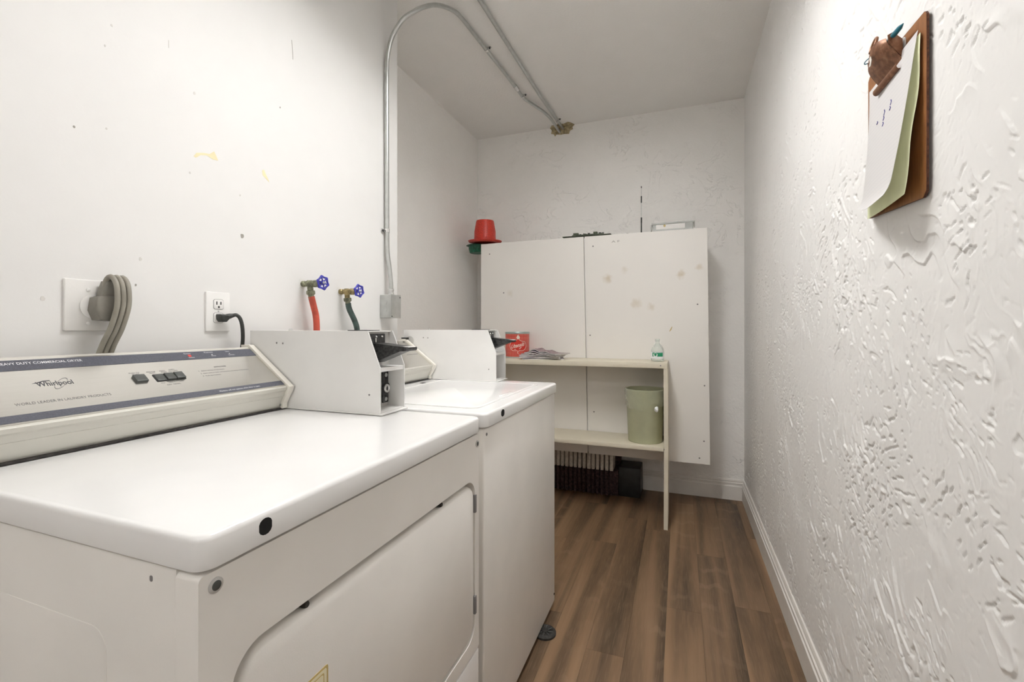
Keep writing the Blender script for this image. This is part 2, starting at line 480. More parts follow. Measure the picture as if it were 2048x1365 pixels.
wl = bxo('wall_left', 'wall_smooth', None, XA - .1, XL, YF - .1, YE, -0.08, ZC, bev=0.004, **S)
bxo('wall_alcove', 'wall_rough', None, XA - .1, XA, YE + .0005, YB, -0.08, ZC, **S)
wb = bxo('wall_back', 'wall_back', None, XA - .1, XR + .1, YB, YB + .1, -0.08, ZC, **S)
import numpy as np
_rng = np.random.RandomState(11)
_perm = np.concatenate([_rng.permutation(512)] * 2); _grad = _rng.uniform(0, 2 * PI, 512); _gx, _gy = np.cos(_grad), np.sin(_grad)
def perlin(x, y):
    xi = np.floor(x).astype(int); yi = np.floor(y).astype(int); xf = x - xi; yf = y - yi
    fu = xf * xf * xf * (xf * (xf * 6 - 15) + 10); fv = yf * yf * yf * (yf * (yf * 6 - 15) + 10)
    def g(i, j, dx, dy):
        h_ = _perm[(_perm[(xi + i) & 511] + yi + j) & 511]; return _gx[h_] * dx + _gy[h_] * dy
    a_ = g(0, 0, xf, yf); b_ = g(1, 0, xf - 1, yf); c_ = g(0, 1, xf, yf - 1); d_ = g(1, 1, xf - 1, yf - 1)
    return (a_ + (b_ - a_) * fu) * (1 - fv) + (c_ + (d_ - c_) * fu) * fv
def fbm(x, y, o=3, r=0.5):
    t_ = 0; am = 1
    for i in range(o): t_ = t_ + am * perlin(x * 2 ** i + 17.3 * i, y * 2 ** i + 5.1 * i); am *= r
    return t_
def sstep(v, a, b): q_ = np.clip((v - a) / (b - a), 0, 1); return q_ * q_ * (3 - 2 * q_)
def trowel(y, z):
    wx = y + .05 * fbm(y * 5 + 3, z * 5, 2); wz = z + .05 * fbm(y * 5, z * 5 + 9, 2)
    def rot(a_): c_, s_ = math.cos(a_), math.sin(a_); return wx * c_ + wz * s_, -wx * s_ + wz * c_
    a1, b1 = rot(math.radians(58))
    # long trowel laps: ramps that end in a sharp lip, broken up along their length
    q_ = fbm(a1 * 2.2, b1 * 5.0, 4, .52) * 3.2 + 40.0
    fr_ = q_ - np.floor(q_); saw = fr_ ** 2.2 * (1 - sstep(fr_, .955, 1.0))
    lap = saw * (.12 + .88 * sstep(fbm(y * 6.5 + 31, z * 6.5 + 2, 2), .02, .34))
    # clusters of short flecks where the trowel skipped: some raised, some sunk
    m1 = .10 + .90 * sstep(fbm(y * 2.6 + 7, z * 2.6 + 4, 2), -.05, .28)
    n1_ = fbm(a1 * 18 + 8, b1 * 56 + 3, 2, .6); t1 = .44 - .12 * m1; pit1 = sstep(n1_, t1, t1 + .035) * m1
    a2, b2 = rot(math.radians(-38))
    m2 = .14 + .86 * sstep(fbm(y * 3.1 + 47, z * 3.1 + 14, 2), -.06, .30)
    n2_ = fbm(a2 * 30 + 4, b2 * 84 + 1, 2, .6); t2 = .45 - .14 * m2; pit2 = sstep(n2_, t2, t2 + .04) * m2
    a3, b3 = rot(math.radians(35))
    m3 = .2 + .8 * sstep(fbm(y * 4.3 + 71, z * 4.3 + 54, 2), -.05, .25)
    n3_ = fbm(a3 * 34 + 24, b3 * 95 + 11, 2, .55); t3 = .47 - .13 * m3; pit3 = sstep(n3_, t3, t3 + .04) * m3
    cr = fbm(a1 * 5 + 90, b1 * 9 + 33, 4, .55); ridge = sstep(1 - np.abs(cr) * 16, .3, 1.0) * sstep(fbm(y * 5 + 60, z * 5 + 22, 2), .08, .30)
    return .0034 * lap + .0019 * pit1 - .0028 * pit2 - .0024 * pit3 + .0011 * ridge + .0018 * fbm(y * 1.8, z * 1.8, 2) + .00016 * fbm(y * 90, z * 90, 2)
def relief_wall():
    yn = np.concatenate([np.linspace(YF - .1, .40, 12)[:-1], .40 * np.exp(np.linspace(0, math.log(YB / .40), 860))])
    zn = np.concatenate([[-.08, .0], np.linspace(.10, ZC, 1050)])
    Yg, Zg = np.meshgrid(yn, zn); ny, nz = len(yn), len(zn)
    Hh = trowel(Yg, Zg)
    Hh *= np.clip((YB - Yg) / .03, 0, 1) * np.clip((Zg - .1) / .04, 0, 1)
    V = np.stack([XR - Hh - .0, Yg, Zg], -1).reshape(-1, 3)
    i0 = (np.arange(nz - 1)[:, None] * ny + np.arange(ny - 1)[None, :]).reshape(-1)
    Q = np.stack([i0, i0 + ny, i0 + ny + 1, i0 + 1], -1)
    nb = len(V)
    back = np.array([[XR + .1, YF - .1, -.08], [XR + .1, YB, -.08], [XR + .1, YB, ZC], [XR + .1, YF - .1, ZC]])
    V = np.concatenate([V, back])
    c_ = (V.min(0) + V.max(0)) / 2; V = V - c_
    extra = [nb, nb + 1, nb + 2, nb + 3]
    me = bpy.data.meshes.new('wall_right')
    me.vertices.add(len(V)); me.vertices.foreach_set('co', V.astype(np.float32).ravel())
    loops = np.concatenate([Q.ravel(), np.array(extra)]).astype(np.int32); nf = len(Q) + 1
    me.loops.add(len(loops)); me.loops.foreach_set('vertex_index', loops)
    me.polygons.add(nf); me.polygons.foreach_set('loop_start', np.arange(0, nf * 4, 4, dtype=np.int32))
    me.update(calc_edges=True)
    me.polygons.foreach_set('use_smooth', np.ones(nf, dtype=bool))
    me.materials.append(MATS['wall_trowel'])
    o = bpy.data.objects.new('wall_right', me); o.location = Vector(c_); WT[o.name] = Vector(c_); COL.objects.link(o); o['kind'] = 'structure'
    return o
wr = relief_wall()
bxo('wall_front', 'wall_smooth', None, XL, XR, YF - .1, YF, -0.08, ZC, **S)

def base_prof(t):   # (distance from wall, height)
    return [(0, 0), (t, 0), (t, .092), (t - .0045, .096), (t - .0045, .108), (t - .002, .110), (t - .002, .114), (t - .007, .118), (t - .007, .126), (t - .005, .128), (t - .009, .139), (0, .139)]
bm = B()
pr = base_prof(.015)
bm2 = [(XR - d, z) for d, z in pr]
prism(bm, bm2, YF + .001, YB - .016); mk('baseboard_right', bm, 'trim_white', None, smooth=30, **S)
bm = B(); pr = base_prof(.015); n = len(pr)
a = [bm.verts.new((-.25, YB - d, z)) for d, z in pr]; b = [bm.verts.new((XR - .0005, YB - d, z)) for d, z in pr]
for i in range(n): bm.faces.new((a[i], a[(i + 1) % n], b[(i + 1) % n], b[i]))
bm.faces.new(a[::-1]); bm.faces.new(b); mk('baseboard_back', bm, 'trim_white', None, smooth=30, **S)

# chips, scratches and nail holes in the left wall
f_wall = lambda a, b, h: (XL + h, a, b)
def poly_on(name, pts, mat, parent, f3, h=0.0006):
    mk(name, slab(B(), pts, -0.0005, h, f3), mat, parent, smooth=0)
poly_on('paint_chip', [(.860, 1.628), (.868, 1.640), (.885, 1.646), (.905, 1.650), (.918, 1.662), (.924, 1.652), (.930, 1.640), (.915, 1.638), (.897, 1.643), (.880, 1.638), (.866, 1.626)], 'yellow_chip', wl, f_wall)
poly_on('paint_chip', [(1.076, 1.660), (1.083, 1.664), (1.089, 1.653), (1.098, 1.640), (1.103, 1.630), (1.090, 1.638), (1.078, 1.645)], 'yellow_chip', wl, f_wall)
poly_on('scratch', [(1.192, 2.142), (1.1935, 2.142), (1.198, 2.100), (1.1985, 2.078), (1.197, 2.078), (1.196, 2.10)], 'scuff', wl, f_wall)
poly_on('scratch', [(.795, 1.905), (.7965, 1.905), (.7965, 1.885), (.795, 1.885)], 'dent', wl, f_wall)
for (yy, zz, r, mt) in [(1.006, 1.439, .007, 'scuff'), (.548, 1.222, .005, 'dent'), (.862, 1.80, .004, 'dent'), (1.145, 1.89, .0028, 'scuff'), (.657, 1.81, .0025, 'dent'), (.60, 1.60, .0028, 'scuff'), (.66, 1.62, .0025, 'dent'), (.67, 1.865, .003, 'dent'), (.85, 1.58, .003, 'dent'), (.73, 1.33, .004, 'dent'), (1.0, 1.56, .003, 'dent'), (.72, 1.265, .0028, 'scuff')]:
    poly_on('nail_hole', [(yy + r * random.uniform(.6, 1) * math.cos(t), zz + 1.3 * r * random.uniform(.6, 1) * math.sin(t)) for t in [i * PI / 4 for i in range(8)]], mt, wl, f_wall)
# torn tan plaster patch where the conduits leave through the back wall
f_back = lambda a, b, h: (a, YB - h, b)
poly_on('plaster_patch', [(-.945, 2.7095), (-.93, 2.690), (-.935, 2.665), (-.915, 2.660), (-.905, 2.640), (-.893, 2.655), (-.86, 2.648), (-.83, 2.650), (-.795, 2.645), (-.788, 2.668), (-.765, 2.678), (-.768, 2.695), (-.752, 2.7095)], 'tan_patch', wb, f_back, 0.004)
f_ceil = lambda a, b, h: (a, b, ZC - h)
poly_on('plaster_patch', [(-.945, YB - .001), (-.92, 3.365), (-.89, 3.375), (-.86, 3.352), (-.83, 3.37), (-.79, 3.345), (-.77, 3.365), (-.752, YB - .001)], 'tan_patch', wb, f_ceil, 0.004)

# ------------------------------------------------------------------ ceiling lamp (above the frame) and an added fill lamp
def ceiling_lamp(LX0, LX1, LY0, LY1, lab):
    t = thing('ceiling_light', ((LX0 + LX1) / 2, (LY0 + LY1) / 2, ZC - .12), lab, 'ceiling light')
    bxo('housing', 'fixture_white', t, LX0, LX1, LY0, LY1, ZC - .045, ZC - .0005, .004)
    for (a0, a1, b0, b1, dz) in ((LX0, LX0 + .006, LY0, LY1, .155), (LX1 - .006, LX1, LY0, LY1, .155), (LX0 + .0062, LX1 - .0062, LY0, LY0 + .006, .072), (LX0 + .0062, LX1 - .0062, LY1 - .006, LY1, .072)):
        bxo('reflector_side', 'fixture_white', t, a0, a1, b0, b1, ZC - dz, ZC - .0455)
    bxo('diffuser', 'lamp_glow', t, LX0 + .02, LX1 - .02, LY0 + .02, LY1 - .02, ZC - .068, ZC - .0455)
ceiling_lamp(-.52, -.22, .84, 1.76, 'white fluorescent ceiling light with open-bottom reflector above the machines')
ceiling_lamp(-.52, -.22, -1.50, -1.05, 'added fill light unseen behind the camera, shaped like the white ceiling light above the machines')  # extra fixture added as fill, out of view behind the camera

# ------------------------------------------------------------------ dryer and washer
CX0, CZ0, CX1, CZ1 = -1.17, 1.105, -1.023, .996
CE = Vector((CX1 - CX0, 0, CZ1 - CZ0)).normalized(); CN = Vector((-CE.z, 0, CE.x))
def f_con(a, b, h):        # a along y, b up the slope measured as distance DOWN from the top edge (negated), h out of the face
    return Vector((CX0, 0, CZ0)) + CE * (-b) + Vector((0, a, 0)) + CN * h
def console(root, y0, y1, texts):
    prof = [(-1.192, .936), (-1.192, 1.098), (-1.186, 1.105), (CX0, CZ0), (CX1, CZ1), (-1.026, .988), (-1.031, .984), (-1.033, .972), (-1.038, .970), (-1.049, .945), (-1.051, .936)]
    c = mk('console', prism(B(), prof, y0, y1 - .017), 'console_rail', root, smooth=25)
    mk('face_plate', slab(B(), [(y0 + .001, -.006), (y1 - .018, -.006), (y1 - .018, -.176), (y0 + .001, -.176)][::-1], -.0005, .0012, f_con), 'console_metal', c, smooth=0)
    for b0, b1 in (((-.010, -.040), (-.155, -.172)) if texts else ()):
        mk('stripe', slab(B(), [(y0 + .001, b1), (y1 - .018, b1), (y1 - .018, b0), (y0 + .001, b0)], .0005, .0017, f_con), 'stripe_slate', c, smooth=0)
    ep = [(-1.198, .936), (-1.198, 1.112), (-1.168, 1.112), (-1.015, .998), (-1.017, .988), (-1.040, .950), (-1.040, .936)]
    mk('end_cap', prism(B(), ep, y1 - .016, y1), 'endcap', root, smooth=25)
    mk('screw', lathe(B(), [(.0035, 0), (.0035, .001), (.002, .002)], (-1.046, y1 - .017, .946), (0, -1, 0), 12), 'galv', root)
    mk('seam_gasket', prism(B(), [(-1.06, .9335), (-1.045, .9335), (-1.045, .938), (-1.06, .938)], y0, y1 - .002), 'rubber_dark', root)
    return c
def coin_box(root, dy, knock=False):
    y0, y1, w = .990 + dy, 1.103 + dy, .003
    zb, zt = .9365, 1.153
    prof = [(-1.188, zb), (-.731, zb), (-.731, 1.056), (-.770, zt), (-1.188, zt)]
    bm = B()
    prism(bm, prof, y0, y0 + w); prism(bm, prof, y1 - w, y1)
    box(bm, -1.188, -.775, y0 + w, y1 - w, zt - .003, zt)            # top
    box(bm, -1.188, -1.185, y0 + w, y1 - w, zb, zt - .003)           # back
    box(bm, -.87, -.733, y0 + w, y1 - w, 1.053, 1.056)               # divider
    box(bm, -.736, -.7335, y0 + w, y1 - w, 1.045, 1.0528)            # front lip
    box(bm, -1.185, -.733, y0 + w, y1 - w, zb, zb + .003)            # tray
    o = mk('coin_box', bm, 'box_paint', root, smooth=0)
    bxo('base_plate', 'box_paint', root, -1.10, -.722, y0 - .004, y1 + .003, .9335, .9363, .0008)
    bxo('back_panel', 'inner_metal', o, -.789, -.786, y0 + w, y1 - w, zb + .003, 1.052)
    bxo('coin_plate', 'inner_metal', o, -.784, -.781, y0 + w, y1 - w, 1.0565, zt - .0035)
    bxo('mechanism', 'dark_metal', o, -.7809, -.776, y0 + .012, y0 + .085, 1.100, 1.145, .002)
    mk('coin_slide', prism(B(), [(-.7758, 1.120), (-.672, 1.110), (-.669, 1.106), (-.672, 1.100), (-.69, 1.099), (-.7758, 1.066)], y0 + .028, y0 + .08), 'dark_metal', o, smooth=20)
    bxo('slide_tongue', 'plate_white', o, -.700, -.668, y0 + .038, y0 + .070, 1.1092, 1.1115, .0005)
    for yy in (.045, .070):
        mk('rivet', lathe(B(), [(.003, 0), (.002, .002)], (-.776, y0 + yy, 1.137), (1, 0, 0), 10), 'galv_bright', o)
    bxo('latch', 'galv_bright', o, -.776, -.774, y0 + .038, y0 + .043, 1.122, 1.134)
    bxo('lock_bar', 'dark_metal', o, -.7858, -.781, y1 - .032, y1 - .006, .950, 1.042, .002)
    mk('lock_cam', lathe(B(), [(.017, 0), (.017, .002), (.016, .003)], (-.781, y1 - .018, .990), (1, 0, 0), 20), 'dark_metal', o)
    bm = torus(B(), (-.7775, y1 - .018, .990), (1, 0, 0), .0095, .0035, 16, 6)
    mk('lock_ring', bm, 'galv_bright', o)
    for zz in (1.028, .960):
        mk('rivet', lathe(B(), [(.006, 0), (.005, .002), (.003, .003)], (-.781, y1 - .018, zz), (1, 0, 0), 12), 'galv', o)
    for (xx, zz) in ((-1.085, 1.118), (-1.062, 1.117), (-.765, .985)):
        mk('rivet', lathe(B(), [(.0028, 0), (.002, .001)], (xx, y0, zz), (0, -1, 0), 10), 'ink_mid', o)
    mk('top_screw', lathe(B(), [(.006, 0), (.006, .003), (.003, .006)], (-1.08, y0 + .045, zt), (0, 0, 1), 12), 'galv_bright', o)
    bxo('hinge_strip', 'dark_metal', o, -.86, -.795, y0 + .03, y0 + .085, zt + .0002, zt + .0022)
    if knock:
        mk('knockout', lathe(B(), [(.021, 0), (.021, .0012), (.019, .0018)], (-1.155, y0, 1.103), (0, -1, 0), 24), 'inner_metal', o)
        bxo('bracket', 'dark_metal', o, -1.188, -1.16, y0 - .02, y0 - .002, 1.112, 1.118)
    return o

XF = -.490            # front plane of both machines
f_front = lambda a, b, h: (XF + h, a, b)
def machine_top(root, y0, y1, z1, hole_y, hw=.0092):
    lp = rrect(-1.20, -.484, y0, y1, .020, 8)
    ca, cb = -.842, (y0 + y1) / 2; bm = B(); rings = []
    for d_, z_ in ((.004, z1 - .040), (.0005, z1 - .0385), (0, z1 - .036), (0, z1 - .0075), (.0008, z1 - .0045), (.0024, z1 - .0018), (.005, z1 - .0004), (.009, z1)):
        sx_, sy_ = (.358 - d_) / .358, ((y1 - y0) / 2 - d_) / ((y1 - y0) / 2)
        rings.append([bm.verts.new((ca + (a - ca) * sx_, cb + (b - cb) * sy_, z_)) for a, b in lp])
    for r0, r1 in zip(rings, rings[1:]):
        for i in range(len(lp)): bm.faces.new((r0[i], r0[(i + 1) % len(lp)], r1[(i + 1) % len(lp)], r1[i]))
    bm.faces.new(rings[0][::-1]); bm.faces.new(rings[-1])
    mk('top', bm, 'enamel', root, smooth=50)
    h = [(hole_y + .0105 * math.cos(t) , z1 - .0185 + (.0105 * math.sin(t))) for t in [2 * PI * i / 16 for i in range(16)]]
    h = [(max(hole_y - hw, min(hole_y + hw, hole_y + (a - hole_y) * (1.0 if hw < .01 else 1.35))), b) for a, b in h]
    mk('lock_hole', slab(B(), h, 0.002, .0065, f_front), 'hole_dark', root, smooth=0)
def feet(root, y0, y1, r=.020):
    for xx in (-.545, -1.14):
        for yy in (y0 + .06, y1 - .06):
            bm = lathe(B(), [(r, 0), (r, .008), (r * .5, .012), (.008, .013), (.008, .03)], (xx, yy, 0.0), seg=16)
            mk('levelling_foot', bm, 'rubber_dark', root)

# --- dryer
DY0, DY1, DZ = .343, 1.080, .932
dry = thing('dryer', (-.85, (DY0 + DY1) / 2, 0), 'white coin-operated dryer with silver control console lettered as commercial dryer, beside the washer', 'dryer')
bm = B(); box(bm, -1.19, -.532, DY0 + .006, DY1 - .006, .022, DZ - .0435, .004, 2)
mk('side_cabinet', bm, 'enamel_side', dry)
bm = B()
box(bm, -.533, -.5265, DY0 + .014, DY1 - .014, .336, DZ - .0425)
mk('inner_panel', bm, 'enamel_side', dry, smooth=0)
door_loop = rrect(.384, 1.056, .372, .778, .045, 8)
outer = rrect(DY0 + .002, DY1 - .002, .337, DZ - .0445, .006, 3)
bm = B(); holed(bm, outer, door_loop, -.036, 0.0, f_front)
bmesh.ops.remove_doubles(bm, verts=bm.verts, dist=1e-6)
mk('front_panel', bm, 'enamel_side', dry, smooth=40)
bm = B(); slab(bm, rrect(.384 + .011, 1.056 - .0025, .372 + .006, .778 - .012, .042, 8), -.034, -.0012, f_front, .007)
dd = mk('door', bm, 'enamel_side', dry, smooth=50)
lab = rrect(.43, .540, .60, .662, .004, 3)
mk('sticker', slab(B(), lab, -.0014, -.0007, f_front), 'label_gold', dd, smooth=0)
mk('sticker_field', slab(B(), rrect(.433, .5365, .603, .6585, .003, 3), -.0009, -.0004, f_front), 'label_cream', dd, smooth=0)
mk('sticker_border', slab(B(), rrect(.438, .5315, .607, .6545, .003, 3), -.0006, -.0002, f_front), 'label_gold', dd, smooth=0)
mk('sticker_print', slab(B(), rrect(.440, .5295, .609, .6525, .003, 3), -.0003, -.0000, f_front), 'label_cream', dd, smooth=0)
for z0, z1 in ((.690, .735), (.432, .478)):
    bxo('hinge', 'ink_mid', dry, XF - .004, XF + .0025, 1.0515, 1.0600, z0, z1, .001)
for yy, zz in ((.500, .7715), (.885, .7718)):
    mk('bumper', lathe(B(), [(.0055, 0), (.0055, .014), (.004, .017)], (XF - .018, yy, zz), (1, 0, 0), 12), 'rubber_dark', dry)
bm = B(); box(bm, -.530, XF + .001, DY0 + .003, DY1 - .002, .03, .333, .005, 2)
mk('toe_panel', bm, 'enamel', dry)
for yy, zz in ((.3645, .871), (1.067, .863)):
    s_ = mk('screw', lathe(B(), [(.0088, 0), (.0088, .001), (.0068, .0018)], (XF, yy, zz), (1, 0, 0), 20), 'inner_metal', dry)
    mk('screw_socket', lathe(B(), [(.0055, 0.0), (.0055, .0022), (.0035, .003)], (XF, yy, zz), (1, 0, 0), 16), 'button_grey', s_)
f_side = lambda a, b, h: (a, DY0 + .006 - h, b)
mk('embossed_panel', slab(B(), rrect(-1.05, -.655, .20, .792, .03, 6), -.002, .0007, f_side, .0006), 'enamel_side', dry)
mk('scuff_mark', slab(B(), rrect(-.576, -.571, .867, .874, .002, 3), -.0005, .0004, f_side), 'ink_mid', dry, smooth=0)
machine_top(dry, DY0, DY1, DZ, .425)
feet(dry, DY0, DY1)
con = console(dry, DY0 + .004, .985, True)
L = lettering
L('HEAVY DUTY COMMERCIAL DRYER', 'print_white', con, f_con, .446, .571, -.0235, .0068, thick=.0019, bold=.004)
L('Whirlpool', 'ink_dark', con, f_con, .4785, .5315, -.0885, .0125, thick=.0014, bold=.01)
ring = []
bm = B(); c0, c1, rx, ry, ang = .5135, -.0845, .0185, .0062, math.radians(48)
def el(t, s): return (c0 + math.cos(ang) * rx * s * math.cos(t) - math.sin(ang) * ry * s * math.sin(t), c1 + math.sin(ang) * rx * s * math.cos(t) + math.cos(ang) * ry * s * math.sin(t))
NV = 40
vo = [bm.verts.new(f_con(*el(2 * PI * i / NV, 1.03), .0016)) for i in range(NV)]; vi = [bm.verts.new(f_con(*el(2 * PI * i / NV, .965), .0016)) for i in range(NV)]
for i in range(NV): bm.faces.new((vo[i], vo[(i + 1) % NV], vi[(i + 1) % NV], vi[i]))
mk('emblem_ring', bm, 'ink_mid', con, smooth=0)
mk('emblem_swoosh', slab(B(), [(.4735, -.0790), (.480, -.0775), (.490, -.0735), (.500, -.0735), (.5005, -.0752), (.490, -.0755), (.482, -.0790)][::-1], .0008, .0015, f_con), 'ink_dark', con, smooth=0)
L('WORLD LEADER IN LAUNDRY PRODUCTS', 'ink_mid', con, f_con, .4346, .5744, -.1325, .0062, thick=.0014)
L('PUSH TO', 'ink_mid', con, f_con, .632, .652, -.0735, .0030, thick=.0014)
L('START', 'ink_mid', con, f_con, .636, .650, -.0785, .0030, thick=.0014)
mk('push_button', slab(B(), rrect(.632, .655, -.105, -.083, .0015, 2), .0008, .0065, f_con, .0012), 'button_grey', con)
mk('switch_bezel', slab(B(), rrect(.6715, .7345, -.108, -.0835, .0015, 2), .0008, .0022, f_con), 'black_plastic', con)
for i, hh in enumerate((.0036, .0062, .0070)):
    a0 = .6735 + i * .0203
    mk('rocker', slab(B(), rrect(a0, a0 + .0192, -.1065, -.0855, .001, 2), .002, hh, f_con, .001), 'button_grey', con)
for s, a0, a1, b0 in [('REGULAR', .666, .684, -.0745), ('HEAVY', .670, .682, -.0792), ('PERM', .693, .7045, -.0745), ('PRESS', .694, .706, -.0792), ('KNITS', .714, .726, -.0725), ('DELICATES', .711, .731, -.0775),
                      ('HIGH', .676, .685, -.1148), ('MEDIUM', .6925, .707, -.1148), ('LOW', .716, .725, -.1148), ('DRY TEMPS.', .6855, .7145, -.1225)]:
    L(s, 'ink_mid', con, f_con, a0, a1, b0, .0032, thick=.0014)
for s, a0, a1, b0 in [('Remove', .777, .793, -.0185), ('Clothes', .781, .795, -.0345), ('Payment', .829, .852, -.0175), ('Price', .841, .852, -.0325), ('Select', .887, .898, -.0180), ('Selection', .888, .905, -.0325)]:
    L(s, 'print_white', con, f_con, a0, a1, b0, .0040, thick=.0019)
mk('indicator_light', slab(B(), rrect(.783, .790, -.0295, -.022, .001, 2), .001, .0024, f_con), 'print_red', con)
for yy in (.843, .892): mk('indicator_light', slab(B(), rrect(yy, yy + .003, -.0265, -.0245, .0004, 2), .001, .0022, f_con), 'print_white', con)
L('INSTRUCTIONS', 'ink_dark', con, f_con, .8215, .853, -.0760, .0035, thick=.0014)
L('1.  Select drying temperature.', 'ink_mid', con, f_con, .776, .843, -.0865, .0032, thick=.0014)
L('2.  Insert coins to meet vend price for each minute of drying time.', 'ink_mid', con, f_con, .776, .906, -.0960, .0032, thick=.0014)
L('3.  Push start button.', 'ink_mid', con, f_con, .776, .822, -.1055, .0032, thick=.0014)
L('Machine will not operate when door is open.', 'print_white', con, f_con, .782, .893, -.1665, .0045, thick=.0019)
coin_box(dry, 0.0)

# --- washer
WY0, WY1, WZ = 1.113, 1.858, .932
was = thing('washer', (-.85, (WY0 + WY1) / 2, 0), 'white coin-operated top-loading washer standing between the dryer and the alcove', 'washer')
bm = B(); box(bm, -1.19, XF - .003, WY0 + .004, WY1 - .004, .018, WZ - .0445, .006, 3)
mk('cabinet', bm, 'enamel_side', was)
machine_top(was, WY0, WY1, WZ, 1.233, .0125)
f_top = lambda a, b, h: (a, b, WZ + h)
mk('lid_rim', holed(B(), rrect(-.985, -.535, WY0 + .055, WY1 - .085, .03, 6), rrect(-.975, -.545, WY0 + .065, WY1 - .095, .024, 6), -.001, .0022, f_top), 'enamel', was)
mk('lid', slab(B(), rrect(-.972, -.548, WY0 + .068, WY1 - .098, .022, 6), -.001, .0012, f_top, .001), 'enamel', was)
mk('lid_handle', slab(B(), rrect(-.567, -.552, 1.40, 1.52, .005, 4), .0005, .0045, f_top, .002), 'enamel', was)
mk('lid_latch_hole', slab(B(), rrect(-1.012, -.994, 1.632, 1.662, .006, 4), -.001, .0006, f_top), 'hole_dark', was, smooth=0)
mk('screw', lathe(B(), [(.0045, 0), (.0045, .001), (.003, .002)], (XF - .003, WY0 + .022, .872), (1, 0, 0), 12), 'ink_mid', was)
mk('screw', lathe(B(), [(.0045, 0), (.0045, .001), (.003, .002)], (XF - .003, WY1 - .018, .052), (1, 0, 0), 12), 'hole_dark', was)
feet(was, WY0, WY1)
PX, PY = -.481, 1.664
ft = mk('foot_pad', lathe(B(), [(.042, 0), (.042, .007), (.037, .012), (.032, .0135), (.025, .008), (.014, .008), (.012, .0145), (.004, .015)], (PX, PY, 0.0005), seg=28), 'rubber_dark', was, label='black ribbed round rubber foot pad')
for i in range(8):
    t_ = 2 * PI * i / 8
    c_, s_ = math.cos(t_), math.sin(t_)
    bm = tube(B(), [(PX + c_ * .012, PY + s_ * .012, .0105), (PX + c_ * .033, PY + s_ * .033, .0118)], .0024, 6)
    mk('pad_rib', bm, 'button_grey', ft)
wc = console(was, WY0 + .012, 1.780, False)
for a0, a1, b in ((1.700, 1.745, -.060), (1.660, 1.745, -.100), (1.60, 1.69, -.0715)):
    mk('printed_line', slab(B(), [(a0, b), (a1, b), (a1, b + .0018), (a0, b + .0018)], .0008, .0016, f_con), 'ink_mid', wc, smooth=0)
coin_box(was, .795, True)

# ------------------------------------------------------------------ wall outlets, plugs and cords
o = thing('dryer_outlet', (XL, .6377, 1.211), 'square white wall outlet plate with round receptacle for the grey plug', 'outlet')
mk('wall_plate', slab(B(), rrect(.580, .695, 1.154, 1.268, .003, 3), .0002, .0065, f_wall, .003), 'plate_painted', o)
mk('receptacle', lathe(B(), [(.028, .0065), (.028, .010), (.024, .0115), (.012, .0115)], (XL, .634, 1.2085), (1, 0, 0), 32), 'plate_white', o)
for zz in (1.2455, 1.171):
    mk('screw', lathe(B(), [(.004, .0065), (.004, .008), (.002, .009)], (XL, .622, zz), (1, 0, 0), 12), 'plate_white', o)
c = thing('range_cord', (-1.21, .65, 1.21), 'thick grey three-strand power cord plugged into the square outlet', 'power cord')
bm = B()
fp = lambda a, b, h: (XL + h, a, b)
slab(bm, [(.626, 1.178), (.652, 1.176), (.668, 1.186), (.676, 1.205), (.674, 1.232), (.640, 1.234), (.622, 1.228), (.618, 1.20)], .0118, .044, fp, .006)
pg = mk('plug', bm, 'plug_grey', c, smooth=50)
bm = B(); slab(bm, [(.632, 1.228), (.672, 1.228), (.668, 1.250), (.664, 1.264), (.642, 1.266), (.637, 1.25)], .014, .040, fp, .005)
mk('strain_relief', bm, 'plug_grey', c, smooth=50)
for i, dy in enumerate((-.0112, 0, .0112)):
    base = [(-1.216, .652 + dy * .7, 1.245), (-1.210, .653 + dy * .9, 1.266), (-1.196, .656 + dy, 1.276), (-1.182, .658 + dy, 1.262), (-1.176, .658 + dy, 1.236), (-1.177, .657 + dy, 1.205), (-1.190, .652 + dy, 1.160), (-1.209, .644 + dy, 1.115), (-1.222, .638 + dy, 1.06), (-1.224, .636 + dy, .96)]
    mk('conductor', tube(B(), smooth_path(base, 6), .0054, 10), 'cord_grey', c, smooth=60)

o = thing('duplex_outlet', (XL, .927, 1.207), 'white rectangular duplex wall outlet with upper socket free', 'outlet')
mk('wall_plate', slab(B(), rrect(.8905, .9635, 1.151, 1.263, .003, 3), .0002, .006, f_wall, .003), 'plate_white', o)
for zz in (1.228, 1.1895):
    r_ = [(.9265 + max(-.0145, min(.0145, .0175 * math.cos(t))), zz + max(-.0135, min(.0135, .0175 * math.sin(t)))) for t in [2 * PI * i / 32 for i in range(32)]]
    mk('socket_gap', slab(B(), [((a - .9265) * 1.07 + .9265, (b - zz) * 1.07 + zz) for a, b in r_], .005, .0062, f_wall), 'ink_mid', o, smooth=0)
    sk = mk('socket', slab(B(), r_, .005, .0078, f_wall, .001), 'plate_white', o)
    for yy, w_, hh in ((.9205, .0022, .0095), (.9325, .0022, .0085)):
        mk('slot', slab(B(), rrect(yy - w_ / 2 - .0004, yy + w_ / 2 + .0004, zz + .0025 - hh / 2 + .001, zz + .0025 + hh / 2 + .001, .0005, 2), .0070, .0081, f_wall), 'hole_dark', sk, smooth=0)
    mk('slot', lathe(B(), [(.0028, .0070), (.0028, .0081)], (XL, .9265, zz - .0075), (1, 0, 0), 12), 'hole_dark', sk, smooth=0)
mk('screw', lathe(B(), [(.0025, .006), (.002, .0072)], (XL, .9265, 1.2085), (1, 0, 0), 10), 'galv', o)
c = thing('appliance_cord', (-1.21, .93, 1.19), 'black cord plugged into the lower socket of the duplex outlet', 'power cord')
